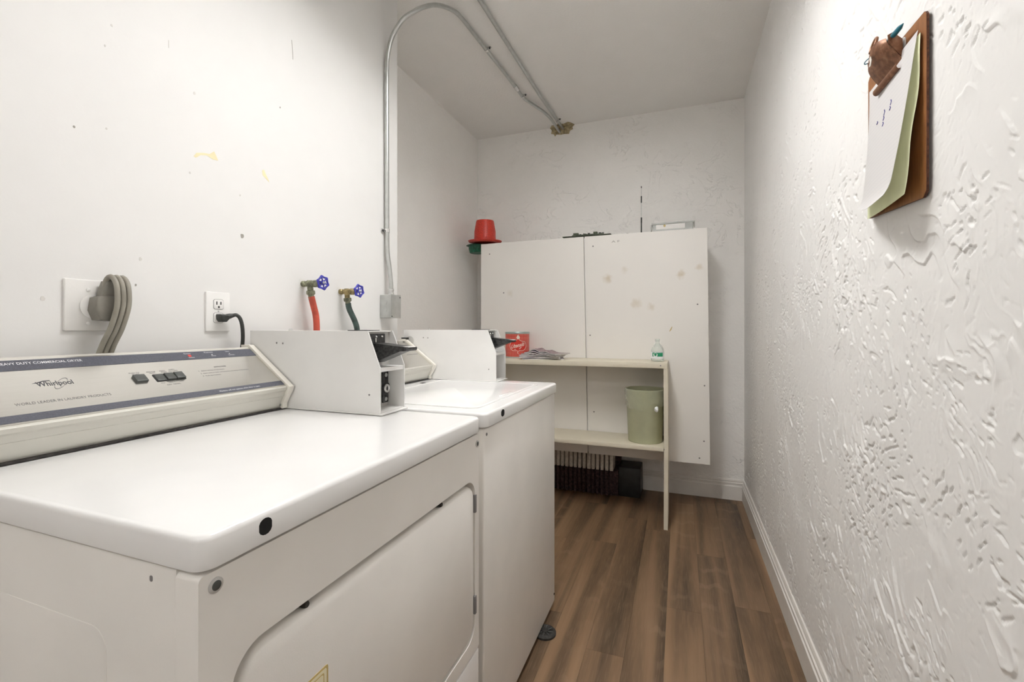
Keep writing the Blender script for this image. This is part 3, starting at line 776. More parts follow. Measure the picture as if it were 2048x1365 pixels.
bm = B(); slab(bm, [(.917, 1.195), (.918, 1.186), (.924, 1.178), (.936, 1.178), (.945, 1.187), (.948, 1.199), (.918, 1.200)], .0083, .030, fp, .004)
mk('plug', bm, 'cord_black', c, smooth=50)
mk('strain_relief', lathe(B(), [(.008, 0), (.0075, .008), (.006, .014), (.005, .020)], (-1.218, .940, 1.193), (.35, .9, .25), 14), 'cord_black', c)
base = [(-1.214, .950, 1.196), (-1.206, .966, 1.197), (-1.202, .980, 1.180), (-1.203, .988, 1.150), (-1.210, .993, 1.110), (-1.222, .994, 1.06), (-1.224, .99, .96)]
base = [(-1.212, .953, 1.197), (-1.205, .960, 1.198), (-1.201, .968, 1.188), (-1.201, .975, 1.165), (-1.205, .980, 1.13), (-1.213, .983, 1.095), (-1.222, .984, 1.05), (-1.224, .98, .96)]
mk('cord', tube(B(), smooth_path(base, 6), .0052, 10), 'cord_black', c, smooth=60)

# ------------------------------------------------------------------ water valves and hoses
def valve(y, z, metal, hose, hose_end, lab_v, lab_h, nm):
    v = thing('water_valve', (XL, y, z), lab_v, 'valve')
    ax = (1, 0, -.02)
    mk('escutcheon_scar', slab(B(), [(y - .016, z + .012), (y - .01, z + .018), (y + .012, z + .013), (y + .014, z - .012), (y, z - .018), (y - .014, z - .012)][::-1], .0001, .0008, f_wall), 'plate_painted', v, smooth=0)
    bm = B(); lathe(bm, [(.0105, .001), (.0105, .012), (.0085, .014), (.0085, .022), (.0125, .025), (.0125, .040), (.010, .043), (.010, .050), (.0125, .052), (.0125, .064), (.008, .067), (.006, .082)], (XL, y, z), ax, 18)
    b_ = mk('body', bm, metal, v, smooth=40)
    bm = lathe(B(), [(.010, 0), (.010, .016), (.0075, .022)], (XL + .034, y, z - .008), (0.0, .10, -1), 16)
    mk('spout', bm, metal, v)
    # six-lobed hand wheel
    cx = XL + .090; ax2 = Vector((1, -.10, .0)).normalized(); a_, u_, w_ = frame_of(ax2)
    bm = B(); NS = 48; prev = []
    pts = []
    for i in range(NS):
        t_ = 2 * PI * i / NS; R = .0205 + .0016 * math.cos(6 * t_)
        pts.append(Vector((cx, y, z + .001)) + (u_ * math.cos(t_) + w_ * math.sin(t_)) * R)
    rs = 8; rings = []
    for i in range(NS):
        t_ = 2 * PI * i / NS; dr = (pts[i] - Vector((cx, y, z + .001))).normalized(); rr = .0037 + .0014 * max(0, math.cos(6 * t_)) ** 3
        rings.append([bm.verts.new(pts[i] + dr * rr * math.cos(2 * PI * j / rs) + ax2 * rr * math.sin(2 * PI * j / rs)) for j in range(rs)])
    for i in range(NS):
        for j in range(rs): bm.faces.new((rings[i][j], rings[(i + 1) % NS][j], rings[(i + 1) % NS][(j + 1) % rs], rings[i][(j + 1) % rs]))
    for i in range(6):
        t_ = 2 * PI * i / 6; d_ = u_ * math.cos(t_) + w_ * math.sin(t_)
        tube(bm, [Vector((cx, y, z + .001)) + d_ * .007, Vector((cx, y, z + .001)) + d_ * .020], .0024, 8)
    lathe(bm, [(.0085, -.003), (.0085, .003)], (cx, y, z + .001), ax2, 18)
    hw = mk('hand_wheel', bm, 'wheel_blue', v, smooth=50, label='blue six-lobed hand wheel')
    mk('wheel_nut', lathe(B(), [(.005, .003), (.005, .006), (.003, .008)], (cx, y, z + .001), ax2, 6), 'galv', hw)
    h = thing(nm, (XL + .036, y + .003, z - .03), lab_h, 'hose')
    x0 = XL + .034
    bm = lathe(B(), [(.0115, 0), (.0145, .002), (.0145, .012), (.012, .015), (.0095, .016), (.0095, .030)], (x0, y + .002, z - .024), (0.0, .12, -1), 8)
    mk('coupling', bm, 'valve_green', h, smooth=30)
    p0 = Vector((x0, y + .0055, z - .045))
    path = [p0, p0 + Vector((.002, .006, -.025)), p0 + Vector((.002, (hose_end - y) * .62, -.07)), Vector((x0 - .001, hose_end, 1.150)), Vector((XL + .024, hose_end + .006, 1.09)), Vector((XL + .021, hose_end + .004, .95)), Vector((XL + .021, hose_end, .60))]
    mk('tube', tube(B(), smooth_path(path, 8), .0108, 14), hose, h, smooth=60)
valve(1.2403, 1.3155, 'valve_green', 'hose_red', 1.272, 'greenish brass wall valve with blue wheel above the red hose', 'red rubber hose hanging from the wall valve', 'water_hose')
valve(1.4276, 1.302, 'brass', 'hose_green', 1.487, 'yellow brass wall valve with blue wheel above the dark green hose', 'dark green rubber hose hanging from the wall valve', 'water_hose')

# ------------------------------------------------------------------ conduits and junction box
jb = thing('junction_box', (XL, 1.7125, 1.256), 'grey metal electrical box with blank cover at the lower end of conduit', 'electrical box')
bxo('box_body', 'galv', jb, XL + .0005, -1.1835, 1.677, 1.749, 1.206, 1.307, .002)
mk('cover', slab(B(), rrect(1.675, 1.751, 1.2045, 1.3085, .003, 3), 0.0567, .0595, f_wall, .001), 'galv', jb)
for yy, zz in ((1.743, 1.297), (1.683, 1.212)):
    mk('cover_screw', lathe(B(), [(.0032, .0595), (.002, .061)], (XL, yy, zz), (1, 0, 0), 10), 'hole_dark', jb)
for zz in (1.243, 1.275):
    mk('knockout', lathe(B(), [(.011, 0), (.011, .0008), (.009, .0012)], (-1.212, 1.677, zz), (0, -1, 0), 20), 'galv', jb)
cd = thing('conduit', (-1.21, 1.712, 1.31), 'grey metal conduit climbing the white wall and bending across the ceiling', 'conduit')
pathA = [(-1.208, 1.714, 1.318), (-1.208, 1.714, 1.36), (-1.214, 1.713, 1.42), (-1.224, 1.711, 1.50), (-1.226, 1.711, 1.60), (-1.226, 1.709, 2.0), (-1.226, 1.708, 2.28), (-1.222, 1.709, 2.37), (-1.200, 1.712, 2.455), (-1.155, 1.722, 2.525), (-1.105, 1.742, 2.565), (-1.075, 1.775, 2.600), (-1.048, 1.84, 2.645), (-1.022, 1.93, 2.678), (-1.010, 2.02, 2.690), (-1.003, 2.25, 2.694), (-.988, 2.55, 2.694), (-.978, 2.78, 2.692), (-.972, 2.87, 2.690), (-.925, 2.99, 2.682), (-.888, 3.08, 2.672), (-.872, 3.20, 2.668), (-.868, 3.408, 2.668)]
mk('pipe', tube(B(), smooth_path(pathA, 7), .0100, 14), 'galv', cd, smooth=60)
mk('box_connector', lathe(B(), [(.014, 0), (.014, .008), (.0115, .009), (.0115, .016), (.0135, .017), (.0135, .026), (.0105, .028)], (-1.208, 1.714, 1.309), (0, 0, 1), 16), 'galv_bright', cd)
def strap(parent, p, axis, side, up):
    p = Vector(p); a, s_, u_ = Vector(axis).normalized(), Vector(side).normalized(), Vector(up).normalized()
    bm = lathe(B(), [(.0118, -.008), (.0118, .008)], p, a, 16)
    st_ = mk('strap', bm, 'galv_bright', parent)
    q = p + s_ * .020 - u_ * .008
    mk('strap_screw', lathe(B(), [(.0045, -.004), (.0045, .006), (.002, .009)], q, u_, 10), 'dark_metal', st_)
    bm = B(); e = [q - a * .007, q + a * .007]
    c0_ = [p + s_ * .006 - u_ * .010 - a * .007, p + s_ * .006 - u_ * .010 + a * .007, p + s_ * .028 - u_ * .010 + a * .007, p + s_ * .028 - u_ * .010 - a * .007]
    lo = [bm.verts.new(v) for v in c0_]; hi = [bm.verts.new(v + u_ * .002) for v in c0_]
    bm.faces.new(lo[::-1]); bm.faces.new(hi)
    for i in range(4): bm.faces.new((lo[i], lo[(i + 1) % 4], hi[(i + 1) % 4], hi[i]))
    mk('strap_tab', bm, 'galv_bright', st_)
strap(cd, (-1.226, 1.711, 1.594), (0, 0, 1), (0, -1, 0), (1, 0, 0))
strap(cd, (-1.000, 2.30, 2.694), (.05, 1, 0), (1, 0, 0), (0, 0, -1))
strap(cd, (-.974, 2.84, 2.691), (.05, 1, 0), (1, 0, 0), (0, 0, -1))
mk('coupling', lathe(B(), [(.0125, 0), (.0135, .004), (.0135, .05), (.0125, .054)], (-.980, 2.70, 2.693), (.05, 1, 0), 16), 'galv_bright', cd)
cd2 = thing('conduit', (-.872, .8, 2.69), 'straight grey metal conduit running under the ceiling into the tan plaster patch', 'conduit')
mk('pipe', tube(B(), [(-.884, YF + .01, 2.694), (-.878, 1.9, 2.694), (-.866, 2.9, 2.694), (-.842, 3.408, 2.692)], .0102, 14), 'galv', cd2, smooth=60)
strap(cd2, (-.849, 3.26, 2.692), (.05, 1, 0), (1, 0, 0), (0, 0, -1))

# ------------------------------------------------------------------ wall cabinet and the things on it
KX0, KX1, KY, KZ0, KZ1 = -1.369, .158, 3.05, .318, 1.776
cab = thing('wall_cabinet', ((KX0 + KX1) / 2, 3.2, KZ0), 'large shallow white two-door cabinet with brown stains, mounted on the back wall', 'cabinet')
bm = B(); box(bm, KX0 + .006, KX1 - .012, KY + .020, YB - .0008, KZ0 + .006, KZ1 - .004, .001)
mk('carcass', bm, 'wall_back', cab, smooth=0)
xs0 = -.6085
for (a0, a1, b0, b1, sl) in ((KX0, xs0 - .0035, .0, .0, 0), (xs0 + .0035, KX1, .0, .0, 1)):
    bm = B()
    lo_l = [(a0, KZ0), (a1 + (.016 if sl else .028), KZ0), (a1, KZ1 + (.006 if sl else .003)), (a0, KZ1 + (.003 if sl else 0))]
    if sl: lo_l[0] = (a0 + .028, KZ0)
    f3 = lambda a, b, h: (a, KY + .018 - h, b)
    slab(bm, lo_l, 0, .018, f3, .0015)
    dr_ = mk('door', bm, 'door_paint', cab, smooth=0)
    for (sx, sz) in ([(-1.19, 1.415), (-1.30, .50), (-1.30, 1.70)] if not sl else [(-.5475, 1.71), (.102, 1.309), (-.567, 1.113), (.142, .805), (.139, .461), (.113, .354), (-.541, .60)]):
        mk('screw', lathe(B(), [(.0048, 0), (.0048, .0008), (.003, .0012)], (sx, KY, sz), (0, -1, 0), 10), 'ink_mid', dr_)
f_door = lambda a, b, h: (a, KY - h, b)
poly_on('scrape', [(-.060, 1.140), (-.052, 1.150), (-.045, 1.170), (-.049, 1.170), (-.057, 1.155), (-.064, 1.141)], 'label_gold', cab, f_door, .0005)
L('A F', 'scuff', cab, f_door, -.425, -.372, 1.726, .014, name='pencil_mark')

top = KZ1 + .001
def hat(root, c, axis, mat, crown_h, r_top, r_bot, brim):
    prof = [(r_bot * .92, .004), (r_bot, .003), (brim * .82, .0), (brim * .95, .004), (brim, .014), (brim * .985, .0165), (brim * .93, .008), (brim * .80, .0045), (r_bot * 1.08, .0085), (r_bot, .018), (r_bot * .93 + r_top * .07, crown_h * .5), (r_top, crown_h * .92), (r_top * .95, crown_h * .985), (r_top * .80, crown_h), (.001, crown_h * .995)]
    a = Vector(axis).normalized()
    bm = lathe(B(), prof[1:], c, a, 40, caps=False)
    return mk('felt_shell', bm, mat, root, smooth=50)
hc = Vector((-1.372, 3.13, 1.799))
h1 = thing('top_hat', hc, 'red party top hat sitting on the corner of the cabinet', 'hat')
hat(h1, hc, (.03, -.06, 1), 'hat_red', .168, .067, .081, .127)
mk('hat_band', lathe(B(), [(.0815, .020), (.0812, .038), (.0808, .038), (.081, .020)], hc, (.03, -.06, 1), 40, caps=False), 'hat_red', h1)
h2c = Vector((-1.441, 3.15, 1.788))
h2 = thing('top_hat', h2c, 'green party top hat upside down beneath the red hat, beside the cabinet', 'hat')
bm = lathe(B(), [(.084, .0), (.087, -.003), (.083, -.005), (.069, -.004), (.067, -.02), (.062, -.052), (.057, -.058), (.001, -.058)], h2c, (0, 0, 1), 32, caps=False)
mk('felt_shell', bm, 'hat_green', h2, smooth=50)
mk('buckle', lathe(B(), [(.0685, -.016), (.0665, -.034), (.066, -.034), (.068, -.016)], h2c, (0, 0, 1), 32, caps=False), 'hat_green', h2)

pc = thing('circuit_board', (-.575, 3.09, top), 'thin dark circuit board with a row of small blocks on the cabinet top', 'circuit board')
bxo('board', 'pcb', pc, -.757, -.43, 3.045, 3.17, top + .007, top + .0105)
bxo('sub_board', 'pcb', pc, -.69, -.48, 3.05, 3.16, top + .0107, top + .017)
for i, (xx, w_, hh) in enumerate([(-.668, .034, .020), (-.638, .012, .010), (-.616, .009, .018), (-.600, .012, .009), (-.580, .016, .016), (-.560, .010, .010), (-.535, .026, .021), (-.505, .018, .015), (-.487, .012, .017)]):
    bxo('component', 'dark_metal' if i % 3 else 'pcb', pc, xx - w_ / 2, xx + w_ / 2, 3.06 + .01 * (i % 3), 3.09 + .012 * (i % 2), top + .0172, top + .0172 + hh * .75, .001)
an = thing('antenna', (-.2453, 3.19, top), 'slim black telescopic antenna standing on the cabinet top', 'antenna')
bxo('foot', 'black_plastic', an, -.262, -.229, 3.17, 3.21, top - .0004, top + .012, .003)
zz = top + .012
for i, (ln_, r_, m_) in enumerate([(.085, .0042, 'black_plastic'), (.035, .0048, 'dark_metal'), (.10, .0018, 'galv'), (.045, .0040, 'black_plastic'), (.055, .0015, 'galv'), (.012, .0028, 'black_plastic')]):
    mk('section', lathe(B(), [(r_, 0), (r_, ln_)], (-.2453, 3.19, zz), (0, 0, 1), 10), m_, an); zz += ln_
bm = tube(B(), smooth_path([(-.262, 3.19, top + .006), (-.285, 3.16, top + .006), (-.305, 3.10, top + .0065), (-.33, 3.08, top + .0065)], 5), .0045, 8)
mk('cable', bm, 'black_plastic', an)
bx = thing('plastic_box', (-.05, 3.2, top), 'clear plastic box with pale label on the cabinet top', 'box')
bm = B(); box(bm, -.170, .078, 3.13, 3.29, top + .0008, top + .064, .006, 3)
mk('shell', bm, 'clear_tub', bx)
bxo('lid', 'clear_tub', bx, -.176, .084, 3.124, 3.296, top + .0642, top + .074, .003)
bxo('label', 'plate_painted', bx, -.148, .030, 3.1283, 3.1295, top + .030, top + .060)
mk('label_dot', lathe(B(), [(.008, 0), (.008, .0006)], (-.095, 3.1282, top + .052), (0, -1, 0), 14), 'label_gold', bx)
bxo('side_clip', 'inner_metal', bx, -.186, -.1765, 3.16, 3.20, top + .03, top + .070, .002)
bxo('side_clip', 'inner_metal', bx, .0845, .0905, 3.16, 3.20, top + .04, top + .080, .002)

# ------------------------------------------------------------------ shelf unit and what stands on it
SX0, SX1, SY0, SY1 = -1.30, -.066, 2.755, 3.045
sh = thing('shelf_unit', ((SX0 + SX1) / 2, 2.9, 0), 'worn cream-painted plank shelf standing before the cabinet', 'shelf')
bxo('shelf_board', 'shelf_paint', sh, SX0, SX1 - .002, SY0, SY1, .928, .960, .002)
bxo('shelf_board', 'shelf_paint', sh, SX0 + .022, SX1 - .0225, SY0 + .002, SY1, .449, .473, .002)
bm = B()
for (x0_, x1_) in ((SX1 - .022, SX1),):
    prism(bm, [(x0_, .0005), (x1_, .0005), (x1_ + .002, .5), (x1_ - .001, .9275), (x0_ - .001, .9275), (x0_ + .001, .5)], SY0 + .001, SY1)
mk('side_panel', bm, 'shelf_paint', sh)
bxo('side_panel', 'shelf_paint', sh, SX0, SX0 + .0215, SY0 + .001, SY1, .0005, .9275, .0015)
for yy in (2.752,):
    for xx, zz in ((-.105, .944), (-.085, .462)):
        mk('nail_head', lathe(B(), [(.004, 0), (.003, .001)], (xx, SY0 if zz > .9 else SY0 + .002, zz), (0, -1, 0), 10), 'ink_mid', sh)

zt_ = .9605
tc = Vector((-1.052, 2.955, zt_)); TR = .082; TH = .175
tin = thing('utensil_tin', tc, 'red polka-dot tin lettered Utensils with teal rim on the shelf', 'tin')
bm = B(); uvl = bm.loops.layers.uv.new('UVMap')
lathe(bm, [(TR, .004), (TR, TH - .012)], tc, (0, 0, 1), 64, caps=True, uv=uvl, start=(1, 0, 0))
mk('body', bm, 'tin_red', tin, smooth=40)
mk('rim', lathe(B(), [(TR - .006, TH - .018), (TR - .006, TH), (TR + .001, TH), (TR + .0025, TH - .004), (TR + .0015, TH - .0135), (TR + .0003, TH - .0135)], tc, (0, 0, 1), 48, caps=False), 'steel_tin', tin)
mk('base_rim', lathe(B(), [(TR - .004, .0), (TR + .002, .0), (TR + .002, .006), (TR + .0004, .0075)], tc, (0, 0, 1), 48, caps=False), 'steel_tin', tin)
a_face = math.atan2(-tc.y, -tc.x) + 0.06
def f_tin(a, b, h):
    t_ = a_face + a / TR
    return Vector((tc.x + (TR + h) * math.cos(t_), tc.y + (TR + h) * math.sin(t_), tc.z + b))
poly = [(.0, .045), (.012, .050), (.030, .048), (.046, .056), (.056, .070), (.058, .085), (.054, .100), (.042, .111), (.028, .111), (.014, .117), (.0, .130), (-.014, .117), (-.028, .111), (-.042, .111), (-.054, .100), (-.058, .085), (-.056, .070), (-.046, .056), (-.030, .048), (-.012, .050)]
dense = []
for i in range(len(poly)):
    p_, q_ = Vector(poly[i]), Vector(poly[(i + 1) % len(poly)])
    for j in range(4): dense.append(tuple(p_.lerp(q_, j / 4)))
bm = B()
cen = [bm.verts.new(f_tin(a * .0, .085 + (b - .085) * 0, .0005)) for a, b in dense[:1]]
rings = [[bm.verts.new(f_tin(a * s_, .085 + (b - .085) * s_, .0006)) for a, b in dense] for s_ in (1, .75, .5, .25)]
nn = len(dense)
for r0, r1 in zip(rings, rings[1:]):
    for i in range(nn): bm.faces.new((r0[i], r0[(i + 1) % nn], r1[(i + 1) % nn], r1[i]))
for i in range(nn): bm.faces.new((rings[-1][i], rings[-1][(i + 1) % nn], cen[0]))
mk('label_field', bm, 'tin_red_plain', tin, smooth=40)
bm = B()
pl = [f_tin(a, b, .0012) for a, b in dense]; tube(bm, pl + [pl[0]], .0013, 6)
tube(bm, [f_tin(0, .045, .0012), f_tin(-.004, .034, .0012), f_tin(.004, .026, .0012)], .0013, 6)
mk('label_outline', bm, 'cream_line', tin)
mk('label_finial', slab(B(), [(0, .127), (.009, .130), (.012, .138), (.006, .148), (0, .156), (-.006, .148), (-.012, .138), (-.009, .130)], .0004, .0018, f_tin), 'cream_line', tin, smooth=0)
f_tin_s = lambda a, b, h: f_tin(a, b + a * .22, h)
lettering('Utensils', 'cream_line', tin, f_tin_s, -.046, .046, .073, .026, thick=.0014, shear=.35, bold=.015)
for a, b in ((-.02, .062), (.012, .060), (.018, .066)):
    mk('label_fleck', slab(B(), rrect(a - .006, a + .006, b - .0015, b + .0015, .001, 2), .0006, .0014, f_tin_s), 'cream_line', tin, smooth=0)

# fanned magazines
mags = [(-.838, 2.858, 16, 'cover_dark', 0), (-.850, 2.850, 8, 'cover_pale', 1), (-.846, 2.862, 0, 'cover_dark', 2), (-.842, 2.852, -8, 'cover_mauve', 3), (-.832, 2.858, -16, 'cover_dark', 4), (-.815, 2.862, -25, 'cover_mauve', 5)]
mag_labels = ['dark magazine at the bottom of the fanned pile on the shelf', 'pale magazine second from the bottom of the fanned pile', 'mauve magazine third from the bottom of the fanned pile', 'pale magazine third from the top of the fanned pile', 'dark magazine second from the top of the fanned pile', 'mauve patterned magazine lying on top of the fanned pile']
for i, (mx_, my_, rot, mt, lv) in enumerate(mags):
    M_ = Matrix.Translation((mx_, my_, zt_ + .0006 + lv * .0068)) @ Matrix.Rotation(math.radians(rot), 4, 'Z')
    m_ = thing('magazine', M_.translation, mag_labels[i], 'magazine', 'magazines fanned out on the shelf')
    def fm(u, v, z0, lift):
        x = (u - .5) * .265; yv = (v - .5) * .150
        w_ = M_ @ Vector((x, yv, z0))
        w_.z += .0052 * lv * math.exp(-((w_.x + .885) / .040) ** 2) + .0030 * lv * math.exp(-((w_.x + .80) / .03) ** 2)
        return w_
    for nm, z0, z1, mm in (('pages', .0, .0050, 'page_white'), ('cover', .0052, .0060, mt)):
        bm = B()
        lo = [[bm.verts.new(fm(u / 14, v / 3, z0, 1)) for u in range(15)] for v in range(4)]
        hi = [[bm.verts.new(fm(u / 14, v / 3, z1, 1)) for u in range(15)] for v in range(4)]
        for v in range(3):
            for u in range(14):
                bm.faces.new((hi[v][u], hi[v][u + 1], hi[v + 1][u + 1], hi[v + 1][u]))
                bm.faces.new((lo[v][u], lo[v + 1][u], lo[v + 1][u + 1], lo[v][u + 1]))
        for u in range(14):
            bm.faces.new((lo[0][u], lo[0][u + 1], hi[0][u + 1], hi[0][u])); bm.faces.new((lo[3][u], hi[3][u], hi[3][u + 1], lo[3][u + 1]))
        for v in range(3):
            bm.faces.new((lo[v][0], hi[v][0], hi[v + 1][0], lo[v + 1][0])); bm.faces.new((lo[v][14], lo[v + 1][14], hi[v + 1][14], hi[v][14]))
        mk(nm, bm, mm, m_, smooth=30)

# small water bottle
bc = Vector((-.128, 2.885, zt_))
bt = thing('water_bottle', bc, 'small clear plastic water bottle with green label on the shelf', 'bottle')
mk('bottle', lathe(B(), [(.030, .0005), (.037, .004), (.038, .012), (.038, .060), (.037, .066), (.034, .078), (.025, .095), (.015, .107), (.0135, .110), (.0135, .125)], bc, (0, 0, 1), 28), 'clear_bottle', bt, smooth=50)
mk('label', lathe(B(), [(.0386, .018), (.0386, .056), (.0383, .056), (.0383, .018)], bc, (0, 0, 1), 32, caps=False), 'print_white', bt)
ab = math.atan2(-bc.y, -bc.x)
def f_bot(a, b, h):
    t_ = ab + a / .0386; return Vector((bc.x + (.0386 + h) * math.cos(t_), bc.y + (.0386 + h) * math.sin(t_), bc.z + b))
def curved(loop_a0, loop_a1, b0, b1, h, n=8):
    bm = B(); gridsurf(bm, lambda u, v: f_bot(loop_a0 + (loop_a1 - loop_a0) * u, b0 + (b1 - b0) * v, h), n, 1); return bm
mk('label_band', curved(-.032, .034, .030, .053, .0005), 'bottle_green', bt)
mk('label_emblem', slab(B(), [(-.024, .046), (-.012, .054), (.0, .046), (.0, .034), (-.012, .022), (-.024, .034)][::-1], .0004, .0012, f_bot), 'print_white', bt, smooth=0)
mk('label_emblem_mark', slab(B(), [(-.019, .040), (-.012, .048), (-.005, .040), (-.012, .032)][::-1], .0008, .0016, f_bot), 'bottle_green', bt, smooth=0)
mk('cap', lathe(B(), [(.0145, .121), (.0145, .133), (.013, .135)], bc, (0, 0, 1), 20), 'clear_bottle', bt)

# waste bin with clear liner
gc = Vector((-.201, 2.892, .4738))
gb = thing('waste_bin', gc, 'pale green tapered waste bin with clear bag liner on the lower shelf', 'waste bin')
mk('bucket', lathe(B(), [(.001, .004), (.094, .004), (.097, .0), (.100, .004), (.1125, .305), (.1165, .312), (.1165, .318), (.111, .318), (.1085, .305), (.095, .010), (.001, .010)], gc, (0, 0, 1), 48, caps=False), 'can_green', gb, smooth=40)
bm = B()
def liner(u, v):
    t_ = 2 * PI * u; h_ = .321 - v * (.105 + .022 * math.sin(3 * t_ + 1) + .012 * math.sin(7 * t_))
    rb = .1125 - (.305 - h_) * .041 + .0065
    w_ = .0022 * math.sin(23 * t_ + 9 * v) * v + .0018 * math.sin(11 * t_ - 14 * v + 2)
    return (gc.x + (rb + max(w_, -.001)) * math.cos(t_), gc.y + (rb + max(w_, -.001)) * math.sin(t_), gc.z + h_)
gridsurf(bm, liner, 96, 10)
mk('bag_liner', bm, 'clear_film', gb, smooth=60)
bm = B(); bmesh.ops.create_icosphere(bm, subdivisions=3, radius=.0125)
for v in bm.verts:
    v.co *= 1 + .35 * mnoise.noise(v.co * 130)
    v.co = Vector((v.co.x * .95, v.co.y * .7, v.co.z * 1.25)) + Vector((-.128, 2.787, gc.z + .212))
mk('bag_knot', bm, 'film_knot', gb, smooth=60)

# ------------------------------------------------------------------ ribbed unit under the cabinet
ht = thing('ribbed_unit', (-.72, 3.29, 0), 'low dark ribbed unit with pale upright fins on the floor below the cabinet', 'heater')
bxo('base', 'maroon', ht, -1.38, -.40, 3.20, 3.40, .0005, .172, .004)
bxo('end_block', 'black_plastic', ht, -.398, -.253, 3.205, 3.39, .0005, .200, .004)
bxo('back_plate', 'maroon', ht, -1.38, -.40, 3.30, 3.40, .1725, .27, .002)
i = 0; xx = -1.37
while xx < -.43:
    w_ = random.uniform(.020, .0255); lo = .160 + random.uniform(-.004, .008)
    bxo('fin', 'fin_pale', ht, xx, xx + w_, 3.183, 3.2995, .1725 if i % 2 else .1726, .284 + random.uniform(-.004, .002), .003, 2)
    bxo('rib', 'maroon', ht, xx + .002, xx + w_ - .002, 3.172 + random.uniform(0, .008), 3.1998, .004, .1715, .003, 1)
    xx += .0315; i += 1

# ------------------------------------------------------------------ clipboard on the right wall
f_rw = lambda a, b, h: (XR - h, a, b)
cl = thing('clipboard', (XR, 1.105, 1.55), 'brown hardboard clipboard with rusty clip hanging on the textured wall', 'clipboard')
bl = [(.979, 1.700), (.984, 1.707), (1.225, 1.719), (1.234, 1.712), (1.234, 1.414), (1.226, 1.405), (.990, 1.388), (.980, 1.398)]
mk('board', slab(B(), bl, .0045, .0088, f_rw, .0010), 'hardboard', cl, smooth=30)
mk('board_edge', slab(B(), [((a - 1.105) * 1.002 + 1.105, (b - 1.55) * 1.002 + 1.55) for a, b in bl], .0043, .0078, f_rw), 'hardboard_edge', cl)
# clip: base bracket, spring lever and hanging loop
BH = .0090
mk('clip_base', slab(B(), rrect(1.052, 1.158, 1.684, 1.708, .008, 4), BH, BH + .0022, f_rw, .0005), 'inner_metal', cl)
def lever(u, v):
    w_ = .104 - .030 * max(0, (v - .45) / .55) ** 1.5
    y = 1.105 + (u - .5) * w_
    h_ = BH + .0045 + .031 * math.sin(min(1, v * 1.15) * PI * .5) ** 1.2 - .010 * (2 * u - 1) ** 2 * v
    z = 1.660 + .064 * v - .007 * (2 * u - 1) ** 2 * max(0, v - .5) * 2
    return (XR - h_, y, z)
bm = B(); gridsurf(bm, lever, 16, 14, .0016); mk('clip_lever', bm, 'clip_rust', cl, smooth=60)
def lip(u, v):      # rolled jaw that presses on the paper
    an_ = -PI * .35 - v * PI * .95
    return (XR - (BH + .0105 + .0060 * math.cos(an_ + PI * .5)), 1.105 + (u - .5) * .108, 1.658 + .0075 * math.sin(an_ + PI * .5) - .004)
bm = B(); gridsurf(bm, lip, 14, 8, .0014); mk('clip_lip', bm, 'clip_rust', cl, smooth=60)
for sy in (1.056, 1.154):
    bm = B(); slab(bm, [(.0125, 1.668), (.034, 1.700), (.036, 1.716), (.028, 1.720), (.013, 1.704)], sy - .0008, sy + .0008, lambda a, b, h: (XR - a, h, b))
    mk('clip_cheek', bm, 'clip_rust', cl, smooth=0)
bm = B(); lp = []
for i in range(25):
    t_ = -.7 + (PI + 1.4) * i / 24
    lp.append((XR - .038 + .004 * math.sin(t_), 1.116 + .0125 * math.cos(t_), 1.731 + .0135 * math.sin(t_)))
tube(bm, lp, .0030, 8); mk('hanging_loop', bm, 'clip_rust', cl, smooth=60)
mk('clip_emboss', slab(B(), [(1.108, 1.707), (1.114, 1.704), (1.110, 1.696), (1.115, 1.689), (1.108, 1.688), (1.103, 1.697)], BH + .0360, BH + .0372, f_rw), 'endcap', cl, smooth=0)
bm = tube(B(), [(XR - .024, 1.060, 1.704), (XR - .024, 1.150, 1.704)], .0048, 12); mk('clip_spring', bm, 'galv', cl)
pn = thing('pen', (XR - .03, 1.09, 1.725), 'teal pen tucked through the clip of the clipboard', 'pen')
P0 = Vector((XR - .026, 1.172, 1.7245)); pd = (Vector((XR - .028, 1.014, 1.709)) - P0).normalized()
mk('barrel', lathe(B(), [(.0035, 0), (.0042, .003), (.0042, .095), (.0045, .096), (.0045, .118)], P0, pd, 14), 'pen_clear', pn)
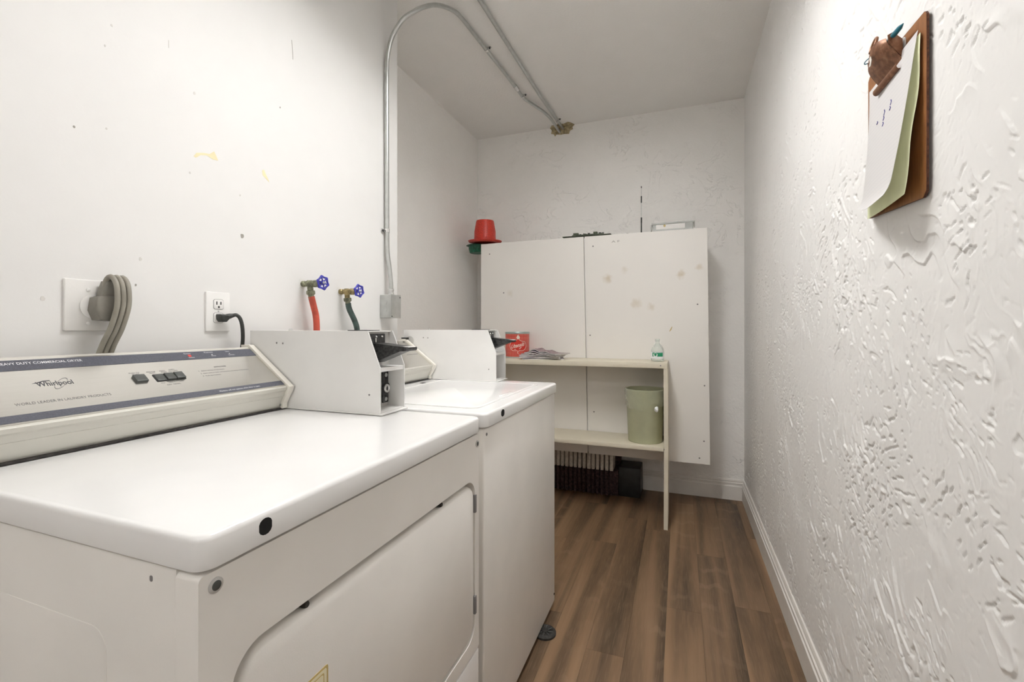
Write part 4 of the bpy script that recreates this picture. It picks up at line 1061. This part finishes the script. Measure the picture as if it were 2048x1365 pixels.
mk('tip', lathe(B(), [(.0046, .1181), (.0048, .124), (.0042, .146), (.001, .160)], P0, pd, 14), 'pen_teal', pn)
mk('pocket_clip', tube(B(), smooth_path([P0 + pd * .045 + Vector((-.005, 0, .001)), P0 + pd * .010 + Vector((-.010, .0, .002)), P0 + pd * -.004 + Vector((-.008, .0, .001)), P0 + pd * .001 + Vector((-.002, 0, 0))], 6), .0011, 6), 'pen_teal', pn)

def paper(mat, lab, y0, y1, ztop, zbot, hfun, kick, zsag):
    bm = B()
    def fn(u, v):
        y = y0 + (y1 - y0) * u
        z = ztop + (zbot - ztop) * v + zsag(u, v)
        h_ = hfun(u, v)
        if kick and v > .88:
            w_ = (v - .88) / .12; h_ += kick * w_ * w_; z += .003 * w_ * w_
        return (XR - h_, y, z)
    gridsurf(bm, fn, 22, 60, .0004)
    return mk('paper_sheet', bm, mat, None, smooth=60, label=lab, cat='paper')
hy = lambda u, v: BH + .0015 + (.021 * v ** 1.5 + .0016 * math.sin(11 * v + 1)) * (1 - u) ** 1.5 + .004 * v
zs_ = lambda u, v: .030 * u * v - .012 * v * math.sin(PI * u) - .004 * u
hw_ = lambda u, v: BH + .0040 + .029 * v ** .85 * (1 - u) ** 1.1 + .015 * v * v + .007 * v * math.sin(PI * u)
ys = paper('yellow_paper', 'yellow-green legal pad sheet hanging behind the white sheet on the clipboard', .990, 1.220, 1.6775, 1.398, hy, 0.0, lambda u, v: .006 * (u - .3))
ws = paper('ruled_paper', 'white ruled sheet curling forward over the yellow sheet on the clipboard', .996, 1.214, 1.684, 1.396, hw_, .006, zs_)
for i, (yy, v_, ln_) in enumerate([(1.110, .30, .011), (1.110, .345, .008), (1.110, .385, .008), (1.078, .28, .010), (1.078, .325, .007), (1.150, .33, .006)]):
    u_ = (yy - .996) / .218; zz = 1.684 - .288 * v_ + zs_(u_, v_)
    h_ = hw_(u_, v_) + .0010
    mk('ink_mark', tube(B(), [(XR - h_, yy, zz), (XR - h_ - .0003, yy - .003, zz - ln_ * .5), (XR - h_ - .0008, yy + .001, zz - ln_)], .0008, 5), 'ink_blue', ws)
